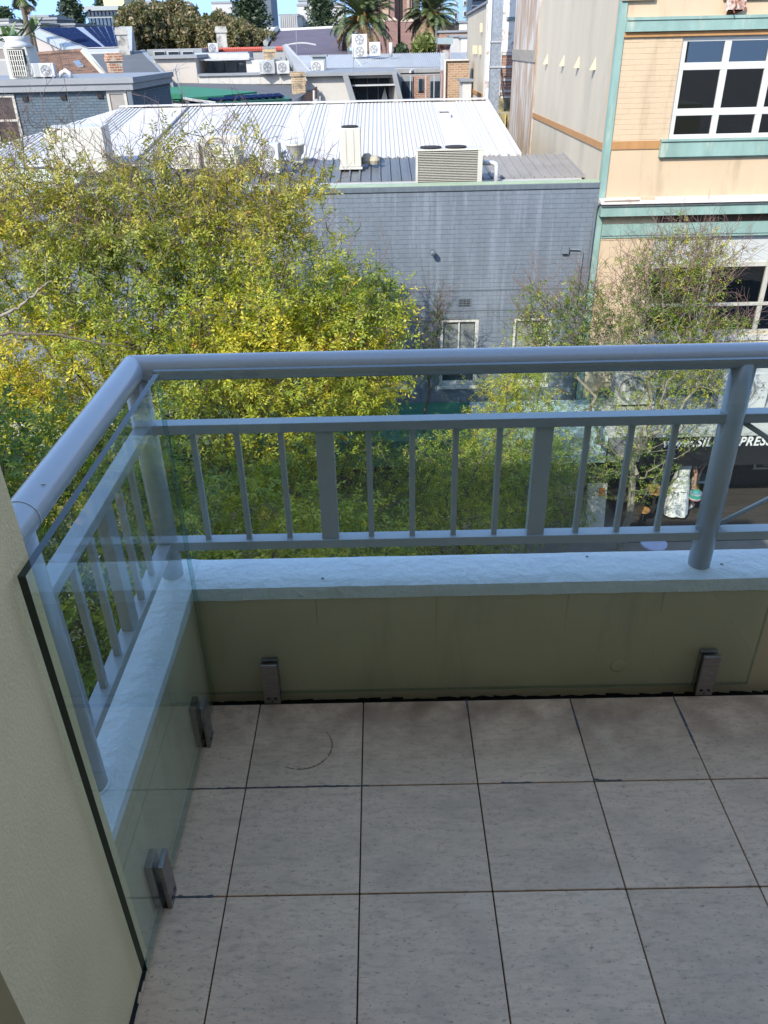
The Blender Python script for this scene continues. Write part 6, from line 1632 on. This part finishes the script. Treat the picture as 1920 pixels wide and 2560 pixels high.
# woman in a white dress, back to the street, arms up to a table
x, y, z = 6.20, 12.58, GZ+.055
t, W, j, k = person('person in a long white dress seen between two balusters, bare arms bent', x, y, z, R(75), 1.66,
    arms={'l': ((.02, .27, 1.12), (.24, .17, 1.12), (.31, .12, 1.13)), 'r': ((-.01, -.25, 1.10), (.02, -.28, .86), (.03, -.28, .78))})
o_ = Vector((x, y, 0)); zz = lambda h: z+h*k
garment(t, M_dress, [((x, y, zz(.13)), .27, .23, .09), ((x, y, zz(.45)), .235, .20, .07), ((x, y, zz(.80)), .19, .16, .035), ((x, y, zz(.98)), .155, .125, .02), ((x, y, zz(1.10)), .145, .118, .02), ((x, y, zz(1.25)), .165, .128, .01), ((x, y, zz(1.33)), .15, .105, .01), ((x, y, zz(1.375)), .10, .075, 0)], 'dress', 40)
g = MB()
for q in range(12):      # dark leaf print on the back of the dress
    a = q*.55; r_ = .05+.006*q; cx_, cz_ = x-.10+.011*q*math.cos(a*1.7)*2, zz(.66)+.02*math.sin(a)+.011*q
    g.poly([(cx_-.03, y-.199, cz_), (cx_, y-.206, cz_+.012), (cx_+.03, y-.199, cz_+.006), (cx_, y-.204, cz_-.008)])
g.build('leaf_print', mat('print_green', (.06, .09, .08), .8), t)
pr = W(.03, -.30, .70)
bg_ = MB().lathe((pr.x+.03, pr.y-.02, pr.z-.26), [(.03, 0), (.10, .03), (.125, .12), (.105, .20), (.05, .25), (.02, .27)], 18).build('striped_bag', mat('bag_teal', (.04, .30, .24), .7, vary=.1), label='small green and pink striped bag hanging from the hand of the person in white', cat='bag', smooth=True)
for q, (zz_, c_) in enumerate(((.045, (.45, .12, .15)), (.07, (.60, .55, .50)), (.17, (.45, .42, .42)), (.20, (.20, .25, .40)))):
    MB().lathe((pr.x+.03, pr.y-.02, pr.z-.26+zz_), [(.113+.006*math.sin(q*2), 0), (.122, .008), (.115, .016)], 18).build('stripe', mat('bag_stripe_%d' % q, c_, .7), bg_)
MB().tube([(pr.x+.03, pr.y-.02, pr.z), (pr.x+.01, pr.y, pr.z+.07)], .008, 5).build('handle', MATS['bag_stripe_0'], bg_)
# man in khaki shorts with a stick, body in the awning's shade
x, y, z = 6.64, 13.1, GZ+.055
t, W, j, k = person('person in khaki shorts and dark top with pale shoes and a walking stick', x, y, z, R(205), 1.72,
    arms={'r': ((.05, -.26, 1.10), (.22, -.22, 1.0), (.28, -.20, .97)), 'l': ((.0, .24, 1.08), (.10, .25, .88), (.13, .25, .80))},
    legs={'l': ((.12, .12, .50), (.0, .14, .09), (.15, .16, .035)), 'r': ((.10, -.14, .49), (-.06, -.20, .09), (.09, -.22, .035))})
hp = Vector((x, y, 0))
garment(t, M_navy, [((x, y, z+.90), .165, .14, .02), ((x, y, z+1.1), .155, .13, .02), ((x, y, z+1.28), .19, .145, .01), ((x, y, z+1.40), .17, .115, .01), ((x, y, z+1.45), .075, .07, 0)], 'shirt')
for nm in ('l', 'r'):
    a, b_ = Vector(j['hip'+nm][0]), Vector(j['kn'+nm][0]); m1, m2 = a.lerp(b_, .1)+Vector((0, 0, .06)), a.lerp(b_, .9)
    MB().tube([m1+Vector((0, 0, .05)), a.lerp(b_, .5), m2], [.115, .115, .108], 16).build('shorts', M_khaki, t, smooth=True)
    c_, d_ = Vector(j['he'+nm][0]), Vector(j['to'+nm][0]); MB().tube([c_-(d_-c_)*.12, c_.lerp(d_, .5), d_+(d_-c_)*.25], [.035, .052, .036], 10).build('shoe', M_shoe, t, smooth=True)
st = Vector(j['par'][0]); b = MB().tube([(st.x-.02, st.y-.05, z), (st.x, st.y-.01, st.z+.02), (st.x+.0, st.y, st.z+.06), (st.x+.05, st.y+.02, st.z+.09), (st.x+.10, st.y+.03, st.z+.06)], .012, 7)
b.build('walking_stick', M_black, label='thin black walking stick held by the person in shorts', cat='stick', smooth=True)

# cafe things
wood = mat('orange_wood', (.50, .24, .08), .6, vary=.2, scale=8, stretch=(3, 1, 1))
def table(label, x, y, r, h, m, cloth=None):
    t = thing('cafe_table', (x, y, GZ+.05), label, 'table')
    MB().lathe((x, y, GZ+.05+h-.03), [(r, 0), (r, .03)], 24).build('tabletop', m, t)
    MB().tube([(x, y, GZ+.06), (x, y, GZ+.05+h-.03)], .03, 8).build('pedestal', M_black, t)
    MB().lathe((x, y, GZ+.05), [(.2, 0), (.2, .015), (.04, .03)], 16).build('base', M_black, t)
    return t
table('pale lavender round cafe table just above the coping', at(1632, 1372, 10.5).x, 10.5, .24, .74, mat('lavender_top', (.55, .57, .80), .6))
table('small orange wooden table left of the person in white', 5.70, 12.55, .22, .72, wood)
table('low orange wooden stool table below the small one', 5.38, 12.2, .13, .45, wood)
bn = thing('cafe_bench', (6.6, 13.6, GZ), 'pale blue-grey bench along the dark cafe wall', 'bench')
MB().box(5.9, 7.3, 13.35, 13.7, GZ+.44, GZ+.50).build('seat', mat('bench_blue', (.34, .42, .44), .6), bn)
for xx in (6.0, 6.6, 7.2): MB().box(xx-.03, xx+.03, 13.4, 13.65, GZ+.05, GZ+.439).build('leg', M_black, bn)
mb = thing('menu_board', (4.55, 12.1, GZ), 'white pavement menu board with an orange picture at its top', 'sign')
q = at(1487, 1270, 12.2)
MB().hexa([(q.x-.19, 12.0, GZ), (q.x+.19, 12.0, GZ), (q.x+.19, 12.04, GZ), (q.x-.19, 12.04, GZ)], [(q.x-.19, 12.2, GZ+1.12), (q.x+.19, 12.2, GZ+1.12), (q.x+.19, 12.24, GZ+1.12), (q.x-.19, 12.24, GZ+1.12)]).build('panel', M_wht, mb)
MB().hexa([(q.x+.03, 12.146, GZ+.86), (q.x+.15, 12.146, GZ+.86), (q.x+.15, 12.153, GZ+.86), (q.x+.03, 12.153, GZ+.86)], [(q.x+.03, 12.178, GZ+1.04), (q.x+.15, 12.178, GZ+1.04), (q.x+.15, 12.187, GZ+1.04), (q.x+.03, 12.187, GZ+1.04)]).build('picture', mat('orange_print', (.65, .16, .05), .6, vary=.5, scale=25), mb)
MB().hexa([(q.x-.19, 12.4, GZ), (q.x+.19, 12.4, GZ), (q.x+.19, 12.44, GZ), (q.x-.19, 12.44, GZ)], [(q.x-.19, 12.245, GZ+1.1), (q.x+.19, 12.245, GZ+1.1), (q.x+.19, 12.27, GZ+1.1), (q.x-.19, 12.27, GZ+1.1)]).build('rear_leg', M_wht, mb)
GROUPS = {'air_conditioner': 'air conditioners on the roofs and awning', 'chimney': 'old chimneys on the roofs beyond', 'palm_tree': 'palm trees beyond the roofs',
          'fig_tree': 'fig trees along the skyline', 'norfolk_pine': 'pines along the skyline', 'shop_awning': 'shop awnings along the street', 'cafe_table': 'cafe tables on the pavement',
          'broad_leaf_plant': 'broad leaved plants at far left', 'tv_antenna': 'aerials on the roofs', 'person': 'people outside the cafe', 'bare_bough': 'bare boughs at the left',
          'flat_roof_building': 'low flat-roofed buildings at far left', 'plant_room': 'plant rooms on the far left skyline', 'city_block': 'city blocks on the skyline'}
for o in bpy.data.objects:
    k = o.name.split('.')[0]
    if o.parent is None and k in GROUPS and 'group' not in o: o['group'] = GROUPS[k]
